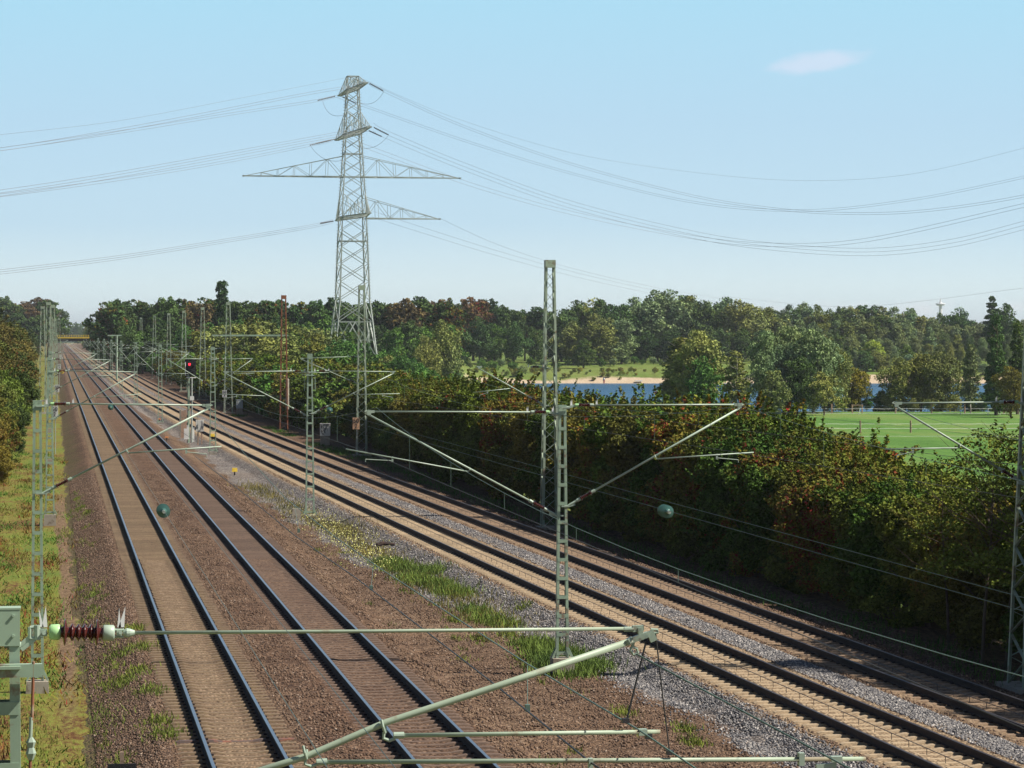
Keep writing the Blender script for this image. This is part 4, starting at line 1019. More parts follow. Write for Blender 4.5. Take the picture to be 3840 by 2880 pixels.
for px in (3196, 3233): a = WP(px, 1552, 441); b = WP(px, 1520, 441); MB().box((a + b) / 2, (.18, .18, b.z - a.z + .2)).build('post', M['woodl'], S)
a, b = WP(3192, 1519, 441), WP(3237, 1520, 441); MB().bar(a, b, .16).build('lintel', M['woodl'], S)
for k, (y_, Z, xs, lab) in enumerate([(1533, 440, (2100, 3900), 'upper white tape of the lake fence'), (1550, 438, (2100, 3900), 'lower white tape of the lake fence'), (1590, 356, (3070, 3900), 'upper white tape of the nearer meadow fence'), (1607, 356, (3080, 3900), 'lower white tape of the nearer meadow fence'), (1636, 330, (3020, 3900), 'lowest faint white tape on the meadow')]):
    pts = []; n = 40
    for i in range(n + 1):
        px = xs[0] + (xs[1] - xs[0]) * i / n; q = WP(px, y_ + .6 * math.sin(i * 1.9), Z); pts.append(q)
    tag(MB().tube(pts, .02 if k != 4 else .012, 4).build('fence_tape', M['tape']), lab, 'fence tape')
# low white post + lone bare pole on the far shore
tag(MB().tube([WP(1883, 1442, 700), WP(1883, 1396, 700)], .12, 5).build('bare_pole', M['wood']), 'thin bare pole standing in the reeds of the far shore', 'pole')
tag(MB().tube([WP(3540, 1600, 300), WP(3322, 1600, 300)], .01, 4).build('loose_tape', M['tape']), 'short faint tape on the meadow', 'tape')
bpy.data.objects.remove(bpy.data.objects['loose_tape'])
# driftwood / birch log in the water
tag(MB().tube([WP(3402, 1470, 500), WP(3463, 1465, 500)], .14, 6).build('fallen_trunk', M['birchbark']), 'pale fallen trunk lying over the lake water', 'log')

# ------------------------------------------------------------------ person on the beach
def person():
    base = W(2265, 757); gz = T(base.x, base.y); gz = max(gz, -4.3)
    P = tag(empty('person', (base.x, base.y, gz)), 'tiny person in a pale top and red trousers standing on the beach', 'person')
    V = [(0, 0, .95), (0, 0, 1.15), (0, 0, 1.38), (0, 0, 1.5), (0, 0, 1.6), (0, -.02, 1.7), (-.2, 0, 1.4), (-.27, .02, 1.12), (-.24, -.05, .88), (.2, 0, 1.4), (.28, .02, 1.12), (.25, -.08, .9),
         (-.1, 0, .88), (-.12, -.02, .48), (-.12, .02, .06), (-.13, -.16, .03), (.1, 0, .88), (.13, -.02, .48), (.14, .02, .06), (.15, -.16, .03)]
    E = [(0, 1), (1, 2), (2, 3), (3, 4), (4, 5), (2, 6), (6, 7), (7, 8), (2, 9), (9, 10), (10, 11), (0, 12), (12, 13), (13, 14), (14, 15), (0, 16), (16, 17), (17, 18), (18, 19)]
    Rr = [.15, .14, .16, .06, .10, .09, .065, .05, .04, .065, .05, .04, .09, .065, .045, .04, .09, .065, .045, .04]
    me = bpy.data.meshes.new('body'); me.from_pydata(V, E, []); o = bpy.data.objects.new('body', me); C.objects.link(o); o.parent = P
    me.materials.append(M['skin']); s = o.modifiers.new('skin', 'SKIN'); o.modifiers.new('sub', 'SUBSURF').levels = 1
    for i, r in enumerate(Rr): me.skin_vertices[0].data[i].radius = (r, r)
    me.skin_vertices[0].data[0].use_root = True
    MB().lathe((0, 0, .98), (0, 0, 1.46), [(0, .18), (.5, .17), (.85, .21), (1, .08)], 12).build('shirt', M['white'], P, world=False, smooth=True)
    for s_ in (-1, 1): MB().tube([(s_ * .09, 0, 1.0), (s_ * .12, 0, .5), (s_ * .13, .01, .1)], [.115, .09, .07], 10).build('trouser_leg', M['clothr'], P, world=False)
    MB().lathe((0, .01, 1.64), (0, 0, 1.76), [(0, .10), (.4, .115), (.8, .08), (1, .02)], 10).build('hair', M['hair'], P, world=False)
person()
tag(MB().box(WP(2395, 1428, 765), (1.8, 1.0, .18)).build('beach_towel', M['white']), 'small white towel lying on the beach', 'towel')
# ------------------------------------------------------------------ vegetation
def quads_mesh(name, V, m):
    n = len(V); me = bpy.data.meshes.new(name); me.vertices.add(n * 4); me.vertices.foreach_set('co', V.reshape(-1).astype(np.float32))
    me.loops.add(n * 4); me.loops.foreach_set('vertex_index', np.arange(n * 4, dtype=np.int32)); me.polygons.add(n)
    me.polygons.foreach_set('loop_start', np.arange(0, n * 4, 4)); me.polygons.foreach_set('loop_total', np.full(n, 4)); me.update(calc_edges=True); me.materials.append(m); return me
def crown_quads(lobes, n, leaf, seed, sub=14, subr=.36, elong=1.5, shell=.45, droop=0.0, under=.35, sprays=0, squash=.8):
    rng = np.random.default_rng(seed); L = np.array(lobes, float)
    subs = []
    for (cx, cy, cz, rx, ry, rz) in L:
        k = max(5, int(sub * (rx * ry * rz) ** (2 / 9) / 1.6)) if sub else 0
        d = rng.normal(size=(k, 3)); d[:, 2] += .25; d /= np.linalg.norm(d, axis=1)[:, None]
        c = np.array([cx, cy, cz]) + d * np.array([rx, ry, rz]) * rng.uniform(.62, .98, (k, 1)); r = min(rx, ry, rz) * subr * rng.uniform(.6, 1.35, (k, 1))
        subs.append(np.hstack([c, r, r, r * squash]))
    A = np.vstack([L * np.array([1, 1, 1, .86, .86, .86])] + subs)
    w = (A[:, 3] * A[:, 5]) ** 1.0; w[:len(L)] *= .35; w /= w.sum()
    P = []; D = []
    tot = 0
    while tot < n:
        k = rng.choice(len(A), n, p=w); d = rng.normal(size=(n, 3)); d /= np.linalg.norm(d, axis=1)[:, None]
        keep = (d[:, 2] > -under) | (rng.random(n) < .25); k, d = k[keep], d[keep]
        r = 1 - shell * rng.random(len(d)) ** 1.6; p = A[k, :3] + d * A[k, 3:] * r[:, None]
        ok = p[:, 2] > .05; P.append(p[ok]); D.append(d[ok]); tot += ok.sum()
    P = np.vstack(P)[:n]; D = np.vstack(D)[:n]
    if sprays:
        top = L[np.argmax(L[:, 2] + L[:, 5])]; m_ = int(n * .035); sp = []
        for _ in range(sprays):
            l = L[rng.integers(len(L))]; d = rng.normal(size=3) * np.array([.6, .6, .2]) + np.array([0, 0, 1.]); d /= np.linalg.norm(d)
            b0 = l[:3] + d * l[3:] * .9; ln = rng.uniform(.4, 1.2); t = rng.random((max(8, m_ // sprays), 1)); sp.append(b0 + d * ln * t + rng.normal(size=(len(t), 3)) * .05 * (1.3 - t))
        sp = np.vstack(sp); P = np.vstack([P, sp]); D = np.vstack([D, rng.normal(size=sp.shape)])
    n = len(P)
    Nn = D * .55 + rng.normal(size=(n, 3)) * .65 + np.array([0, 0, .25]); Nn /= np.linalg.norm(Nn, axis=1)[:, None]
    t = rng.normal(size=(n, 3)); t[:, 2] -= droop * 2; u = t - Nn * (t * Nn).sum(1)[:, None]; u /= np.linalg.norm(u, axis=1)[:, None]; v = np.cross(Nn, u)
    s = leaf * rng.uniform(.55, 1.45, (n, 1)); a = u * s * elong / 2; b = v * s / 2
    return np.stack([P - a, P + b - a * .1, P + a, P - b - a * .1], 1)
def trunk_mb(h, r, limbs, seed, spread=.5, start=.35):
    rg = random.Random(seed); mb = MB(); lean = Vector((rg.uniform(-.05, .05), rg.uniform(-.05, .05), 0))
    pts = [Vector((0, 0, -.4)), Vector((0, 0, h * .25)) + lean * h * .3, Vector((0, 0, h * .6)) + lean * h, Vector((0, 0, h)) + lean * h * 1.3]
    mb.tube(pts, [r * 1.3, r, r * .6, r * .15], 7)
    for k in range(limbs):
        t = rg.uniform(start, .85); b = pts[1].lerp(pts[3], t); a = rg.uniform(0, 6.28); ln = h * spread * (1 - t * .6) * rg.uniform(.6, 1)
        m1 = b + Vector((math.cos(a), math.sin(a), .5)) * ln * .5; e = m1 + Vector((math.cos(a), math.sin(a), 1.1)) * ln * .45
        mb.tube([b, m1, e], [r * .5 * (1 - t * .5), r * .3, r * .06], 5)
    return mb
PROTO = {}
def proto(key, lobes, n, leaf, seed, trunk=None, bark='bark', **kw):
    V = crown_quads(lobes, n, leaf, seed, **kw)
    me = quads_mesh('crown_' + key, V, M['leaf']); h = float(V[..., 2].max())
    tm = None
    if trunk:
        o = trunk_mb(*trunk).build('trunk', M[bark]); tm = o.data; bpy.data.objects.remove(o)
    PROTO[key] = (me, tm, h)
def rl(seed, n, R, z0, z1, r, rz=None, core=True):
    rg = random.Random(seed); out = []
    for k in range(n):
        a = k * 2.4 + rg.uniform(-.5, .5); t = (k + .5) / n; z = z0 + (z1 - z0) * t; q = R * math.sqrt(max(0.05, 1 - (2 * t - .9) ** 2)) * rg.uniform(.6, 1)
        rr = r * rg.uniform(.75, 1.25); out.append((math.cos(a) * q, math.sin(a) * q, z, rr, rr, (rz or r) * rg.uniform(.75, 1.2)))
    if core: out.append((0, 0, (z0 + z1) / 2, R * .7, R * .7, (z1 - z0) * .5))
    return out
for k in range(4):   # broad dark trees, ragged locust like heads
    proto(f'broad{k}', rl(10 + k, 9, 4.2, 6.5, 17.5, 2.6, 2.2), 8500, .42, 20 + k, trunk=(17, .34, 9, k, .5, .3), sub=20, subr=.42, shell=.5, squash=.6)
for k in range(3):   # dense rounded crowns reaching the ground
    proto(f'round{k}', rl(30 + k, 10, 4.6, 2.5, 15.5, 3.2, 3.0), 9500, .40, 40 + k, trunk=(15, .36, 7, k, .4, .2), sub=22, subr=.36)
for k in range(4):   # birches
    proto(f'birch{k}', [(0, 0, 5 + 2.3 * i, 2.5 - .28 * i + .3 * ((i + k) % 2), 2.5 - .28 * i, 2.0) for i in range(6)], 6500, .30, 50 + k, trunk=(17.5, .16, 8, k, .28, .25), bark='birchbark', sub=20, subr=.42, droop=.8, shell=.65)
for k in range(3):   # willow / olive mid size
    proto(f'willow{k}', rl(60 + k, 8, 3.0, 2.2, 9.2, 2.2, 2.3), 13000, .18, 70 + k, trunk=(9.5, .2, 7, k, .5, .15), sub=20, subr=.40, elong=2.1, droop=.5, shell=.5)
proto('poplar', [(0, 0, 2.5 + 2.2 * i, 2.4 - .18 * i, 2.4 - .18 * i, 2.0) for i in range(8)], 12000, .26, 81, trunk=(19, .3, 8, 5, .2, .15), sub=24, subr=.36)
proto('column', [(0, 0, 4 + 2.4 * i, 1.7, 1.7, 2.2) for i in range(8)], 8000, .34, 82, trunk=(22, .3, 5, 5, .1, .15), sub=20, subr=.42)
proto('fir', [(0, 0, 4 + 1.7 * i, 3.6 - .36 * i, 3.6 - .36 * i, .9) for i in range(9)], 9000, .36, 83, trunk=(16, .3, 8, 6, .2, .15), sub=16, subr=.5, squash=.4)
for k in range(5):   # young bushy trees of the thicket
    proto(f'thicket{k}', rl(90 + k, 6, 1.5, 1.4, 5.6, 1.25, 1.5), 6500, .15, 95 + k, trunk=(6, .09, 6, k, .4, .1), sub=16, subr=.40, elong=1.9, sprays=10)
for k in range(6):   # hedge shrubs seen from near
    proto(f'shrub{k}', rl(110 + k, 8, 1.45, .9, 4.4, 1.1, 1.15) + [(math.cos(a_ + k) * .95, math.sin(a_ + k) * .95, 4.15 + .15 * (i_ % 2), 1.15, 1.15, .85) for i_, a_ in enumerate((0, 1.6, 3.1, 4.7))], 52000, .080, 120 + k, trunk=(4.6, .09, 12, k, .5, .05), sub=30, subr=.34, sprays=34, under=.9, shell=.6)
for k in range(3):   # same, for farther along
    proto(f'bush{k}', rl(140 + k, 7, 1.7, .9, 4.4, 1.25, 1.2), 6500, .15, 150 + k, trunk=(4, .08, 6, k, .5, .05), sub=20, subr=.36, sprays=12, under=.9)
for k in range(2):   # airy sapling
    proto(f'sapling{k}', rl(160 + k, 12, 1.0, 2.2, 5.8, .5, .45, core=False), 4200, .05, 170 + k, trunk=(5.8, .035, 16, k, .45, .2), sub=10, subr=.6, shell=1.0, sprays=8)
for k in range(3): proto(f'bank{k}', rl(210 + k, 9, 2.0, 1.4, 8.4, 1.7, 1.6), 20000, .115, 220 + k, trunk=(8.5, .12, 8, k, .35, .1), sub=26, subr=.36, sprays=20)
for k in range(2): proto(f'lowbush{k}', rl(180 + k, 5, 1.2, .5, 1.8, .9, .8), 4500, .11, 190 + k, trunk=(1.5, .05, 5, k, .5, .05), sub=16, subr=.4, sprays=10)
NAMES = {}
def plant(key, x, y, h, col, autumn, label, cat, name, group=None, wide=1.0, zb=None, rz=None):
    me, tm, ph = PROTO[key]; z = (T(x, y) if zb is None else zb)
    o = empty(name, (x, y, z), random.uniform(0, 6.28) if rz is None else rz); s = h / ph; o.scale = (s * wide, s * wide, s)
    tag(o, label, cat, group)
    c = bpy.data.objects.new('crown', me); C.objects.link(c); c.parent = o
    v = random.uniform(.88, 1.12); c.color = (col[0] * v, col[1] * v, col[2] * v, autumn)
    if tm: t = bpy.data.objects.new('trunk' if cat == 'tree' else 'stem', tm); C.objects.link(t); t.parent = o
    return o
def ptree(key, px, Z, ytop, col, aut, label, name='tree', cat='tree', group=None, wide=1.0):
    q = W(px, Z); z = T(q.x, q.y); h = CH - (ytop - HY) * Z / F - z
    return plant(key, q.x, q.y, h, col, aut, label, cat, name, group, wide, z)
def prof_y(pts, px):
    for (x0, y0), (x1, y1) in zip(pts[:-1], pts[1:]):
        if x0 <= px <= x1: return y0 + (y1 - y0) * (px - x0) / (x1 - x0)
    return pts[-1][1] if px > pts[-1][0] else pts[0][1]
DK = (.050, .088, .030); DK2 = (.062, .105, .036); BR = (.11, .08, .042); OL = (.17, .19, .06); GR = (.075, .15, .035); YG = (.26, .32, .06); BIR = (.16, .195, .09); SG = (.155, .215, .105)
random.seed(21)
# wood behind the pylon
topL = [(405, 1120), (470, 1108), (520, 1135), (600, 1125), (680, 1112), (740, 1135), (820, 1112), (900, 1125), (960, 1108), (1040, 1122), (1120, 1135), (1190, 1106), (1280, 1130), (1340, 1140), (1420, 1108), (1480, 1130), (1560, 1112), (1640, 1118), (1720, 1140), (1780, 1115), (1850, 1128), (1900, 1140), (1960, 1150), (2060, 1165)]
px = 412; k = 0
while px < 2090:
    Z = random.uniform(700, 740) if px < 1700 else random.uniform(850, 875); d = random.choice(['broad0', 'broad1', 'broad2', 'broad3'])
    c = random.choice([DK, DK, DK2, DK2, BR]); aut = random.choice([0, .2, .4, .8]) if px > 1050 else random.choice([0, 0, .25, .6])
    if 1740 < px < 1830: aut = .7; c = (.13, .07, .045)
    ptree(d, px, Z, prof_y(topL, px) + random.uniform(-14, 16), c, aut, f'{ORD[k]} tree from the left, front row of the wood behind the pylon', 'broadleaf_tree', group='dark trees of the wood behind the pylon', wide=random.uniform(.85, 1.05)); k += 1
    px += random.uniform(40, 62)
px = 440; k = 0
while px < 2150:
    ptree(random.choice(['broad0', 'broad1', 'broad2', 'broad3', 'round0']), px, random.uniform(770, 820) if px < 1700 else random.uniform(900, 930), prof_y(topL, px) + random.uniform(0, 30), random.choice([DK, DK2]), random.choice([0, .3]), f'{ORD[k]} tree from the left, rear row of the wood behind the pylon', 'broadleaf_tree', group='dark rear trees of the wood behind the pylon'); k += 1
    px += random.uniform(55, 80)
px = 470; k = 0
while px < 2100:
    q = W(px, 670); ptree(random.choice(['round0', 'round1', 'round2']), px, random.uniform(650, 690) if px < 1690 else random.uniform(828, 842), prof_y(topL, px) + random.uniform(60, 110), random.choice([DK, DK2, GR]), random.choice([0, 0, .2]), f'{ORD[k]} lower tree from the left edging the wood behind the pylon', 'broadleaf_tree', group='lower trees edging the wood behind the pylon'); k += 1
    px += random.uniform(52, 80)
ptree('column', 833, 690, 1049, DK2, 0, 'single tall narrow poplar standing above the dark wood', 'poplar_tree', wide=.75)
# grove across the lake
topG = [(2080, 1165), (2130, 1135), (2200, 1112), (2260, 1108), (2330, 1130), (2380, 1125), (2440, 1092), (2500, 1082), (2560, 1090), (2620, 1112), (2700, 1108), (2760, 1118), (2840, 1128), (2880, 1142)]
px = 2105; k = 0
while px < 2900:
    ptree(random.choice(['round0', 'round1', 'round2']), px, random.uniform(845, 875), prof_y(topG, px) + random.uniform(-4, 14), random.choice([SG, DK2, OL, SG]), 0, f'{ORD[k]} tree from the left in the tall rounded grove across the lake', 'broadleaf_tree', group='rounded trees of the grove across the lake', wide=1.15); k += 1
    px += random.uniform(48, 66)
for k, (px, yt, Z, c) in enumerate([(2150, 1200, 830, OL), (2250, 1175, 828, OL), (2330, 1190, 832, SG), (2420, 1240, 838, DK), (2520, 1230, 838, DK), (2620, 1240, 838, DK), (2700, 1225, 838, DK2), (2780, 1230, 838, DK2), (2860, 1235, 838, DK2)]):
    ptree(f'round{k%3}', px, Z, yt, c, 0, f'{ORD[k]} low spreading tree from the left in front of the grove across the lake', 'broadleaf_tree', group='low trees in front of the grove', wide=1.3)
px = 2120; k = 0
while px < 2900:
    ptree(random.choice(['round0', 'broad1']), px, random.uniform(905, 930), prof_y(topG, px) + random.uniform(6, 24), DK, 0, f'{ORD[k]} dark tree from the left at the back of the grove across the lake', 'broadleaf_tree', group='back trees of the grove across the lake'); k += 1
    px += 75
# birch wood on the right, several rows coming down to the far shore
topB = [(2850, 1142), (2900, 1150), (2960, 1140), (3020, 1128), (3080, 1140), (3160, 1138), (3240, 1145), (3330, 1150), (3420, 1160), (3500, 1172), (3560, 1185), (3640, 1190), (3720, 1190), (3900, 1190)]
for r, (Z, dy, st) in enumerate([(940, 0, 44), (905, 24, 46), (872, 58, 48), (838, 100, 52), (806, 146, 58), (781, 165, 44)]):
    px = 2850 + r * 9; k = 0
    while px < 3900:
        c = random.choice([BIR, BIR, OL, SG, DK2, (.10, .14, .055)]); key = random.choice(['birch0', 'birch3', 'broad3', 'broad0', 'round1', 'broad2', 'round2'] if r < 3 else ['round0', 'round1', 'birch1', 'willow0', 'round2', 'willow2'])
        if px < 3150 and r > 4: px += 40; continue
        ptree(key, px, Z + random.uniform(-10, 10), prof_y(topB, px) + dy + random.uniform(-8, 18), c, random.choice([0, 0, 0, .25]), f'{ORD[k]} tree from the left, {["rearmost", "fifth", "fourth", "third", "second", "front"][r]} row of the birch wood across the lake', 'birch_tree' if key[:3] == 'bir' else 'broadleaf_tree', group=f'{["rearmost", "fifth", "fourth", "third", "second", "front"][r]} row of the birch wood', wide=1.75 if key[:3] == 'bir' else random.uniform(.75, 1.05) if r < 5 else 1.7); k += 1
        px += st * random.uniform(.7, 1.15)
ptree('fir', 3722, 880, 1108, DK, 0, 'dark pointed fir rising above the birch wood at the right', 'fir_tree', wide=1.3)
ptree('round1', 3765, 890, 1135, DK2, 0, 'rounded tree against the sky just behind the dark fir', 'broadleaf_tree')
ptree('round0', 3590, 930, 1150, DK2, 0, 'small rounded treetop against the sky right of the television tower', 'broadleaf_tree')
ptree('round2', 3275, 790, 1272, YG, 0, 'bright yellow green willow on the far shore', 'willow_tree', wide=1.25)
ptree('round1', 3400, 800, 1290, (.12, .17, .04), 0, 'second yellow green willow on the far shore, smaller and duller', 'willow_tree')
# far shore shrubs and lone trees
ptree('round2', 2188, 806, 1268, (.07, .11, .028), 0, 'lone round bush tree on the green far bank', 'broadleaf_tree', wide=1.15)
for k, (px, yt, Z) in enumerate([(1848, 1345, 790), (1810, 1340, 800), (1925, 1350, 780), (2255, 1340, 815), (2300, 1338, 820), (2410, 1345, 828), (2450, 1335, 830), (2480, 1348, 822), (1960, 1365, 770), (2130, 1345, 825), (1700, 1352, 780), (1760, 1348, 800), (1880, 1340, 815), (1990, 1335, 825), (2040, 1342, 815), (2085, 1350, 800), (2340, 1332, 830), (2520, 1338, 828), (2380, 1330, 832), (2010, 1362, 785)]):
    ptree(f'lowbush{k%2}', px, Z, yt, random.choice([DK2, GR, OL, SG]), 0, f'{ORD[k]} small bush placed on the green far bank meadow', 'bush', 'bush', group='small bushes on the far bank')
rgx = random.Random(5)
for k in range(80):
    px = rgx.uniform(1760, 2560); Z = rgx.uniform(766, 784)
    q = W(px, Z); plant(f'lowbush{k%2}', q.x, q.y, rgx.uniform(.6, 1.5), rgx.choice([(.20, .19, .05), (.16, .17, .04), (.12, .15, .04)]), 0, 'yellowish weed clump on the sandy bank', 'weed', 'weed_clump', 'yellow weeds on the sandy bank')
# trees on the near shore
near = [('birch0', 2545, 430, 1262, OL, 1.9, 'bushy olive tree left in the pair standing at the near shore'), ('willow1', 2625, 425, 1232, OL, 1.05, 'taller feathery tree of the pair at the near shore'), ('thicket1', 2640, 420, 1330, GR, 1.0, 'green bush under the feathery near shore pair'),
        ('birch2', 2760, 415, 1310, (.15, .17, .05), 1.6, 'thin yellowish young tree right of the feathery pair'), ('willow0', 2870, 440, 1235, SG, .75, 'silvery willow leftmost in the big willow clump'), ('willow2', 2960, 445, 1215, SG, .9, 'tallest silvery willow of the big clump'),
        ('willow1', 3050, 440, 1228, SG, .9, 'silvery willow right of the tallest one'), ('willow0', 3120, 445, 1262, OL, .8, 'olive willow at the right end of the big clump'), ('willow2', 2990, 432, 1330, DK2, .8, 'dark low bush tree in the middle of the willow clump'), ('thicket2', 2900, 428, 1380, OL, 1.2, 'olive bush in front of the willow clump'), ('thicket3', 3090, 430, 1390, OL, 1.2, 'olive bush at the right foot of the willow clump'),
        ('willow1', 3200, 452, 1375, (.19, .17, .03), 1.0, 'mustard yellow bush by the water'), ('willow0', 3370, 452, 1335, (.15, .16, .05), 1.0, 'olive bush tree left of the twin bushes by the water'), ('willow2', 3450, 455, 1320, (.17, .175, .045), 1.0, 'olive twin bush tree in the middle by the water'), ('willow1', 3530, 452, 1315, OL, .9, 'olive bush tree at the right by the water'),
        ('birch1', 3640, 440, 1290, BIR, 1.1, 'pale birch with a white trunk beside the dark poplar'), ('poplar', 3735, 430, 1170, DK2, 1.0, 'large dark poplar at the right by the lake'), ('poplar', 3815, 435, 1200, (.06, .09, .025), .9, 'second large tree at the right edge by the lake'), ('willow1', 3790, 420, 1370, (.13, .12, .025), .9, 'yellowish bush under the dark poplar')]
for (key, px, Z, yt, c, wd, lab) in near: ptree(key, px, Z, yt, c, .0, lab, {'b': 'birch_tree', 'w': 'willow_tree', 't': 'bush', 'p': 'poplar_tree'}[key[0]], 'tree' if key[0] != 't' else 'bush', wide=wd)
rgx = random.Random(9)
for k in range(22):
    px = 2860 + k * 48 + rgx.uniform(-12, 12); yb = rgx.uniform(1475, 1510)
    ptree(f'thicket{k%5}', px, rgx.uniform(447, 456), yb - 12, rgx.choice([OL, GR, DK2]), 0, f'{ORD[k]} low reedy bush from the left along the near shore', 'bush', 'bush', group='reedy bushes along the near shore', wide=1.25)
# lone olive trees left of the lake
ptree('round0', 1665, 560, 1195, OL, 0, 'large rounded olive tree left of the lake', 'broadleaf_tree', wide=.8)
ptree('willow0', 1600, 555, 1250, OL, 0, 'lower olive tree at the left of the large rounded one', 'willow_tree', wide=.8)
for k, (px, Z, yt, c) in enumerate([(1740, 790, 1335, DK2), (1850, 800, 1352, OL), (1795, 795, 1360, GR), (1560, 520, 1340, GR), (1500, 500, 1330, GR), (1620, 500, 1385, GR), (1690, 480, 1400, GR), (1750, 470, 1410, OL)]):
    ptree(f'willow{k%3}', px, Z, yt, c, 0, f'{ORD[k]} green bush tree in the scrub beside the large olive tree', 'bush', 'bush', group='green scrub beside the olive tree', wide=1.1)
# thicket between the line and the wood
topT = [(560, 1235), (650, 1225), (760, 1215), (860, 1195), (960, 1190), (1050, 1185), (1120, 1205), (1200, 1230), (1300, 1240), (1400, 1290), (1480, 1330), (1560, 1360), (1700, 1400)]
for r, (Z, dy) in enumerate([(560, 0), (500, 22), (440, 55), (390, 90), (345, 125), (310, 150)]):
    lo = max(600, 203 + (26.5 / Z) * F * 1.02 + 10); px = lo + r * 5; k = 0
    while px < 1520 + r * 35:
        yt = prof_y(topT, px) + dy + random.uniform(-12, 18)
        q = W(px, Z); h = CH - (yt - HY) * Z / F - T(q.x, q.y)
        key = random.choice(['thicket0', 'thicket1', 'thicket2', 'thicket3', 'thicket4', 'birch3']) if r < 3 else random.choice(['thicket0', 'thicket1', 'thicket2', 'thicket4'])
        c = random.choice([OL, (.11, .12, .03), (.08, .115, .03), (.10, .125, .04)]) if px < 1180 else random.choice([GR, (.06, .12, .035), OL])
        if h > 2.0: ptree(key, px, Z + random.uniform(-20, 20), yt, c, random.choice([0, 0, .2]), f'{ORD[k]} young tree from the left, {ORD[r]} rear row of the thicket under the pylon', 'young_tree', group=f'{ORD[r]} row of the olive thicket', wide=random.uniform(1.1, 1.5)); k += 1
        px += F * 3.3 / Z * random.uniform(.75, 1.2)
# hedge along the line
random.seed(33)
y = 62; k = 0
cols = [(.080, .110, .020), (.10, .115, .024), (.062, .10, .02), (.115, .11, .026)]
def hprof(y):
    # visible height of the hedge along the line
    return 5.6 + .5 * math.sin(y * .11) + .4 * math.sin(y * .043 + 1) - .75 * math.exp(-((y - 92) / 9) ** 2) - .25 * math.exp(-((y - 108) / 8) ** 2) - 1.15 * math.exp(-((y - 79) / 7) ** 2)
while y < 250:
    for row in range(3):
        x = xHedge(y) + .6 + row * 1.9 + random.uniform(-.4, .4); h = (hprof(y) + .75 + (row == 0) * .1 - (row == 2) * .3) * random.uniform(.93, 1.05)
        plant(f'shrub{random.randrange(6)}', x, y + random.uniform(-.5, .5), h, random.choice(cols), random.choice([.0, .0, .2, .5, .9]) if y < 200 else random.choice([0, .1, .3]),
              f'{ORD[k]} nearest hawthorn shrub in the {["track side", "middle", "field side"][row]} row of the hedge', 'shrub', 'hedge_shrub', f'{["track side", "middle", "field side"][row]} row of hedge shrubs', wide=1.12, zb=-.95)
    y += 2.7 if y < 140 else 3.6; k += 1
k = 0
while y < 900:
    for row in range(1 if y > 460 else 2):
        plant(f'bush{random.randrange(3)}', xHedge(y) + 1 + row * 2.8 + random.uniform(-.5, .5), y, (6.3 - (row == 0) * .6) * random.uniform(.85, 1.15), random.choice(cols + [GR]), random.choice([0, 0, .25]), f'{ORD[k]} distant shrub in the {["track side", "field side"][row]} row of the far hedge', 'shrub', 'hedge_shrub', f'{["track side", "field side"][row]} row of far hedge shrubs', wide=1.3, zb=-.95)
    y += 4.6 if y < 460 else 9; k += 1
for k, (px, Z, yt) in enumerate([(3680, 82, 1560), (3770, 84, 1585), (3835, 80, 1500), (3560, 88, 1690)]):
    q = W(px, Z); z = -.9; plant(f'sapling{k%2}', q.x, q.y, CH - (yt - HY) * Z / F - z, (.11, .14, .03), .2, f'{["airy sapling reaching above the hedge left of the shaded mast", "tall airy sapling just left of the shaded mast", "airy sapling behind the shaded mast", "short airy sapling over the lowest hedge part"][k]}', 'sapling', 'sapling', None, wide=1.2, zb=z)
# taller trees just right of the frame that throw the dappled shade over the near right tracks
for k, (x, y, h) in enumerate([(31.5, 76.5, 13), (31.8, 72, 17), (32.3, 80, 12.5), (32.8, 84, 12.5), (31.5, 68, 15), (31, 63, 13), (31, 58, 12)]): plant(f'bank{k%3}', x, y, h, OL, .2, f'{ORD[k]} tall hedge tree standing beyond the right edge', 'tree', 'hedge_tree', 'hedge trees beyond the right edge', wide=.75, zb=-.95)
# left embankment shrubs
random.seed(44)
k = 0
for (pe, Z, yt, c, a) in [(30, 250, 1110, (.095, .085, .028), .5), (75, 262, 1165, (.095, .085, .028), .3), (105, 275, 1195, (.08, .09, .026), 0), (140, 292, 1232, (.095, .085, .028), .5), (160, 305, 1270, (.06, .085, .025), 0), (60, 320, 1115, (.095, .085, .028), .5), (100, 335, 1150, (.095, .085, .028), .1), (130, 350, 1185, (.075, .085, .026), .3), (150, 370, 1212, (.095, .085, .028), 0), (168, 400, 1252, (.095, .085, .028), 0), (80, 400, 1125, (.06, .075, .03), 0), (115, 430, 1160, (.06, .075, .03), 0), (145, 460, 1200, (.06, .075, .03), 0), (172, 520, 1225, (.06, .075, .03), 0),
                        (60, 215, 1400, (.14, .14, .035), .5), (95, 225, 1370, (.12, .14, .035), .3), (125, 236, 1360, (.10, .14, .03), .1), (148, 250, 1365, (.06, .085, .025), 0), (165, 266, 1355, (.06, .085, .025), .0), (30, 190, 1530, (.15, .11, .04), .9), (75, 196, 1525, (.14, .13, .035), .5), (110, 208, 1500, (.12, .14, .03), .5), (138, 220, 1480, (.06, .085, .025), .0), (15, 172, 1650, (.15, .10, .04), 1.0), (60, 176, 1640, (.14, .13, .03), .6)]:
    key = random.choice(['bank0', 'bank1', 'bank2']) if yt < 1350 else random.choice(['shrub0', 'shrub1', 'shrub2'])
    h = CH - (yt - HY) * Z / F + .8; rad = h * (.36 if yt < 1350 else .46) * 1.05
    ptree(key, pe - rad * F / Z, Z, yt, c, a, f'{ORD[k]} shrub of the left embankment, counting from the tall ones behind', 'shrub', 'shrub', 'shrubs on the left embankment', wide=1.1); k += 1
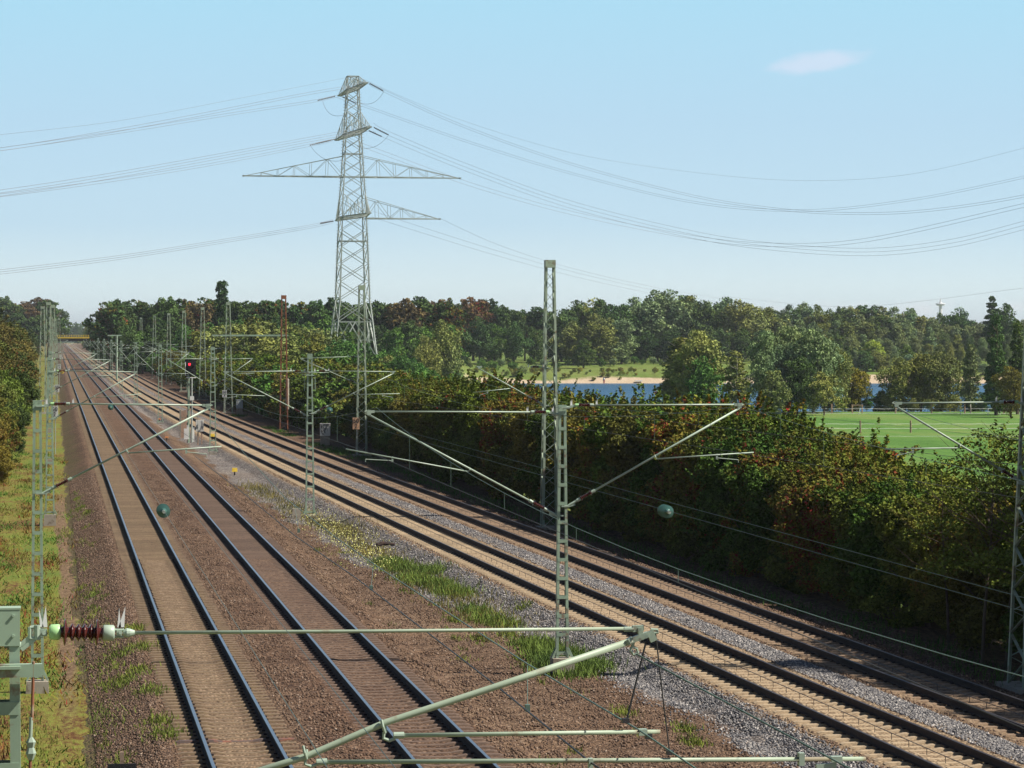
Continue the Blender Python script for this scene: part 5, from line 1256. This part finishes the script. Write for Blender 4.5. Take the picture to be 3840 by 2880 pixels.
for k, (px, Z, yt, c) in enumerate([(15, 1150, 1108, DK2), (60, 1180, 1135, BR), (100, 1160, 1128, BR), (145, 1200, 1112, BR), (180, 1170, 1122, DK), (205, 1210, 1150, DK2), (-40, 1150, 1110, DK), (-110, 1150, 1105, DK), (70, 1100, 1170, DK), (140, 1100, 1180, DK)]):
    ptree(f'broad{k%4}', px, Z, yt, c, .3 if c is BR else 0, f'{ORD[k]} tree in the dark far group left of the line', 'broadleaf_tree', group='dark far trees left of the line', wide=1.1)
for k, (px, Z, yt, c) in enumerate([(345, 1400, 1215, DK), (362, 1300, 1205, DK2), (385, 950, 1190, GR), (410, 900, 1182, GR), (440, 880, 1178, GR), (470, 860, 1180, GR), (500, 850, 1175, GR), (330, 1500, 1222, OL), (530, 800, 1185, GR), (290, 2600, 1213, DK), (300, 2650, 1216, DK)]):
    ptree(f'round{k%3}', px, Z, yt, c, 0, f'{ORD[k]} green tree closing the view beside the far end of the line', 'broadleaf_tree', group='green trees beside the far end of the line', wide=1.0 if Z < 2000 else .6)
# far tree belt on the horizon: one mass
def belt():
    rng = np.random.default_rng(3); V = []
    for (Z, pa, pb, hh) in ((2900, -700, 520, 13), (2700, 520, 4600, 13)):
        n = 9000; px = rng.uniform(pa, pb, n); X = (px - 1920) * Z / F; top = hh + 4 * np.sin(px * .05) + 2.5 * np.sin(px * .17 + 1) + 2 * np.sin(px * .43)
        z = rng.random(n) ** .7 * top - .8; Zs = Z + rng.uniform(-30, 30, n)
        c = np.stack([Zs * SP + X * CP, Zs * CP - X * SP, z], 1); d = rng.normal(size=(n, 3)); d /= np.linalg.norm(d, axis=1)[:, None]; e = rng.normal(size=(n, 3)); e = np.cross(d, e); e /= np.linalg.norm(e, axis=1)[:, None]
        s = rng.uniform(.9, 2.2, (n, 1)); V.append(np.stack([c - d * s, c + e * s, c + d * s, c - e * s], 1))
    me = quads_mesh('far_woodland', np.vstack(V), M['leaf']); o = bpy.data.objects.new('far_woodland', me); C.objects.link(o); o.color = (.05, .08, .04, 0); tag(o, 'low bluish belt of woods along the horizon', 'woodland', kind='stuff')
belt()
# grass and weeds
def blades(name, spots, label, col, seed, hmin, hmax, w=.03, lean=.35, autumn=0, zfn=None):
    """spots: (x, y, sx, sy, n)"""
    rng = np.random.default_rng(seed); P = []
    for (x, y, sx, sy, n) in spots:
        q = rng.normal(size=(n, 2)) * np.array([sx, sy]) + np.array([x, y]); P.append(q)
    P = np.vstack(P); z = np.array([zfn(a, b) for a, b in P]); n = len(P)
    P3 = np.column_stack([P, z]); h = rng.uniform(hmin, hmax, (n, 1)) * rng.uniform(.5, 1, (n, 1)); ang = rng.uniform(0, 6.28, n); d = np.column_stack([np.cos(ang), np.sin(ang), np.zeros(n)]) * w / 2
    ln = rng.normal(size=(n, 3)) * lean * h; ln[:, 2] = 0; up = np.array([0, 0, 1.]) * h
    V = np.stack([P3 - d, P3 + d, P3 + d * .3 + ln + up, P3 - d * .3 + ln + up], 1)
    me = quads_mesh(name, V, M['leaf']); o = bpy.data.objects.new(name, me); C.objects.link(o); o.color = (*col, autumn); tag(o, label, 'grass', kind='stuff'); return o
def zmed(x, y): return bed_z(x, y) - .02
med = []
def medspot(px, py, sx, sy, n): 
    Z = F * (CH + .55) / (py - HY); q = W(px, Z); med.append((q.x, q.y, sx, sy, n))
for a in [(960, 1835), (1020, 1865), (1090, 1905), (1150, 1940), (1220, 1975), (1290, 2010), (1350, 2050), (1300, 1985), (1400, 2080), (1480, 2125), (1560, 2175), (1650, 2215), (1750, 2270), (1850, 2330)]: medspot(*a, .55, 3.0, 700)
blades('dry_weeds', med, 'dry yellowish weeds growing between the track pairs', (.13, .12, .04), 5, .10, .32, zfn=zmed)
med = []
for a in [(1470, 2120), (1500, 2140), (1560, 2180), (1640, 2200), (1600, 2150), (1700, 2230), (2060, 2470), (2120, 2490), (2190, 2500), (2020, 2430), (2110, 2465), (2108, 2490), (2085, 2520), (2140, 2522)]: medspot(*a, .36, .9, 1300)
for a in [(1820, 2330), (1880, 2350), (1780, 2300)]: medspot(*a, .3, .7, 500)
blades('green_grass', med, 'tall fresh green grass around the foot of the large ladder mast and along the median', (.10, .15, .04), 6, .10, .40, zfn=zmed)
med = []
for a in [(1800, 2400), (1900, 2385), (1700, 2330), (1960, 2300), (2340, 2680), (2600, 2790), (2570, 2740), (500, 1488), (520, 1480)]: medspot(*a, .16, .5, 260)
for _ in range(60):
    y_ = 54 + 120 * random.random() ** 1.4; med.append((random.uniform(.95, 1.7), y_, random.uniform(.08, .22), random.uniform(.3, 1.6), random.randint(40, 160)))
for _ in range(26):
    y_ = 56 + 70 * random.random(); med.append((random.uniform(10.2, 13.2), y_, random.uniform(.08, .2), random.uniform(.2, .6), random.randint(20, 70)))
for a in [(540, 2470), (500, 2400), (560, 2640), (590, 2760), (620, 2810), (470, 2580), (450, 2480), (520, 2560)]: medspot(*a, .22, .6, 420)
blades('weed_tufts', med, 'small scattered weed tufts on the ballast', (.11, .14, .032), 7, .05, .20, zfn=zmed)
rng = np.random.default_rng(8); P = []
for _ in range(1500):
    t = rng.uniform(0, 1); px = 1130 + t * 320 + rng.normal() * 45; py = 1930 + t * 210 + rng.normal() * 25; Z = F * 9.05 / (py - HY); q = W(px, Z); P.append((q.x, q.y, -.45 + rng.uniform(.1, .3)))
P = np.array(P); d = rng.normal(size=(len(P), 3)); d /= np.linalg.norm(d, axis=1)[:, None]; e = np.cross(d, rng.normal(size=d.shape)); e /= np.linalg.norm(e, axis=1)[:, None]; s = .020
m, nt, b = mat('flower_yellow'); b.inputs['Base Color'].default_value = (.8, .78, .25, 1)
o = bpy.data.objects.new('yellow_flowers', quads_mesh('yellow_flowers', np.stack([P - d * s, P + e * s, P + d * s, P - e * s], 1), m)); C.objects.link(o); tag(o, 'tiny yellow wild flowers in the dry weeds between the tracks', 'flowers', kind='stuff')
def zv(x, y): return verge_z(x, y) - .02
vs = []
rgx = random.Random(12)
for _ in range(620):
    y = 48 + 190 * rgx.random() ** 1.5; x = rgx.uniform(-10, 1.15)
    if abs(x - .45) < .45 and y > 60 and rgx.random() < .8: continue
    vs.append((x, y, .30, 1.9, 150))
blades('verge_grass', vs[:330], 'yellow green grass of the left verge', (.13, .15, .035), 13, .04, .17, w=.035, autumn=.25, zfn=zv)
blades('verge_herbs', vs[330:470], 'fresh green herbs of the left verge', (.06, .12, .022), 14, .05, .2, w=.05, lean=.7, zfn=zv)
blades('verge_brush', vs[470:], 'reddish brown low brush of the left verge', (.13, .085, .03), 15, .06, .26, w=.05, lean=.7, autumn=.9, zfn=zv)
hs = [(xD(y) + 4.0 + rgx.uniform(-.5, .8), y, .5, 1.2, 240) for y in [60 + i * 2.6 for i in range(70)]] + [(xD(y) + 3.6, y, .5, 2, 700) for y in (232, 246, 270, 280, 290, 335)]
blades('hedge_foot_grass', hs, 'dark green grass at the foot of the hedge', (.05, .11, .02), 16, .1, .45, zfn=lambda x, y: -.86)

# ------------------------------------------------------------------ sky and light
EL, AZW = R_(48), R_(7)
toward = Vector((CP, -SP, 0)) * math.cos(AZW) - Vector((SP, CP, 0)) * math.sin(AZW)
sd = Vector((toward.x * math.cos(EL), toward.y * math.cos(EL), math.sin(EL)))
sun = bpy.data.lights.new('sun', 'SUN'); sun.energy = 5.0; sun.angle = R_(.53); sun.color = (1, .94, .84)
so = bpy.data.objects.new('sun', sun); C.objects.link(so); so.rotation_euler = (-sd).to_track_quat('-Z', 'Y').to_euler(); so.location = (40, 0, 60)
w = bpy.data.worlds.new('World'); bpy.context.scene.world = w; w.use_nodes = True; nt = w.node_tree; nt.nodes.clear()
out = N(nt, 'ShaderNodeOutputWorld'); bg = N(nt, 'ShaderNodeBackground'); bg.inputs[1].default_value = .05
sky = N(nt, 'ShaderNodeTexSky'); sky.sky_type = 'NISHITA'; sky.sun_disc = False; sky.sun_elevation = EL; sky.sun_rotation = math.atan2(sd.x, sd.y); sky.air_density = 1.0; sky.dust_density = .6; sky.ozone_density = 2.0
tc = N(nt, 'ShaderNodeTexCoord'); sx = N(nt, 'ShaderNodeSeparateXYZ'); nt.links.new(tc.outputs['Generated'], sx.inputs[0])
fw = mth(nt, 'ADD', mth(nt, 'MULTIPLY', sx.outputs[0], SP), mth(nt, 'MULTIPLY', sx.outputs[1], CP)); rt_ = mth(nt, 'SUBTRACT', mth(nt, 'MULTIPLY', sx.outputs[0], CP), mth(nt, 'MULTIPLY', sx.outputs[1], SP))
u = mth(nt, 'DIVIDE', rt_, mth(nt, 'MAXIMUM', fw, .05)); v = mth(nt, 'DIVIDE', sx.outputs[2], mth(nt, 'MAXIMUM', fw, .05))
cv = N(nt, 'ShaderNodeCombineXYZ'); nt.links.new(u, cv.inputs[0]); nt.links.new(mth(nt, 'MULTIPLY', v, 2.2), cv.inputs[1])
n1 = nz(nt, cv.outputs[0], 38, 5, .6); n2 = nz(nt, cv.outputs[0], 9, 3, .5)
def band(val, a, b, c, d): return mth(nt, 'MULTIPLY', mth(nt, 'DIVIDE', mth(nt, 'SUBTRACT', val, a), b - a, True), mth(nt, 'DIVIDE', mth(nt, 'SUBTRACT', d, val), d - c, True))
# small cumulus row low over the trees
low = mth(nt, 'MULTIPLY', band(v, .003, .007, .0085, .0125), mth(nt, 'MULTIPLY', mth(nt, 'SUBTRACT', n1, .50), 7.0, True))
# one thin cloud streak
du = mth(nt, 'SUBTRACT', u, .1035); dv = mth(nt, 'SUBTRACT', v, mth(nt, 'ADD', .0912, mth(nt, 'MULTIPLY', du, .14)))
e = mth(nt, 'ADD', mth(nt, 'POWER', mth(nt, 'ABSOLUTE', mth(nt, 'DIVIDE', du, .0175)), 2.0), mth(nt, 'POWER', mth(nt, 'ABSOLUTE', mth(nt, 'DIVIDE', dv, .0038)), 2.0))
streak = mth(nt, 'MULTIPLY', mth(nt, 'SUBTRACT', mth(nt, 'ADD', 1.0, mth(nt, 'MULTIPLY', mth(nt, 'SUBTRACT', n1, .5), 4.5)), e), .9, True)
av = mth(nt, 'ABSOLUTE', v)
hz2 = mth(nt, 'SUBTRACT', 1.0, mth(nt, 'DIVIDE', mth(nt, 'SUBTRACT', av, .118), .04, True), True)
skc = ramp(nt, [(0, (10.6, 12.6, 12.9)), (.14, (10.2, 12.5, 13.1)), (.32, (7.6, 10.6, 12.6)), (.62, (6.7, 10.0, 12.5)), (1, (5.8, 10.2, 12.8))]); nt.links.new(mth(nt, 'DIVIDE', av, .115, True), skc.inputs[0])
c = mixc(nt, mth(nt, 'MULTIPLY', hz2, .93), sky.outputs[0], skc.outputs[0])
c = mixc(nt, mth(nt, 'MULTIPLY', low, .55), c, (12.4, 12.6, 12.8))
c = mixc(nt, mth(nt, 'MULTIPLY', streak, .55), c, (10.2, 10.9, 12.9))
nt.links.new(c, bg.inputs[0]); nt.links.new(bg.outputs[0], out.inputs[0])
def haze():
    m = bpy.data.materials.new('haze'); m.use_nodes = True; nt = m.node_tree; nt.nodes.clear(); o_ = N(nt, 'ShaderNodeOutputMaterial'); v_ = N(nt, 'ShaderNodeVolumePrincipled')
    v_.inputs['Color'].default_value = (.86, .93, 1, 1); v_.inputs['Density'].default_value = .00007; v_.inputs['Anisotropy'].default_value = .2; nt.links.new(v_.outputs[0], o_.inputs['Volume'])
    mb = MB(); mb.box((0, 9000, 40), (26000, 36000, 104)); tag(mb.build('haze', m), kind='stuff')
haze()
sc = bpy.context.scene; sc.view_settings.view_transform = 'Standard'; sc.view_settings.look = 'None'; sc.view_settings.exposure = 0.58; sc.view_settings.gamma = 1.0
sc.cycles.max_bounces = 6; sc.cycles.diffuse_bounces = 1; sc.cycles.transparent_max_bounces = 4
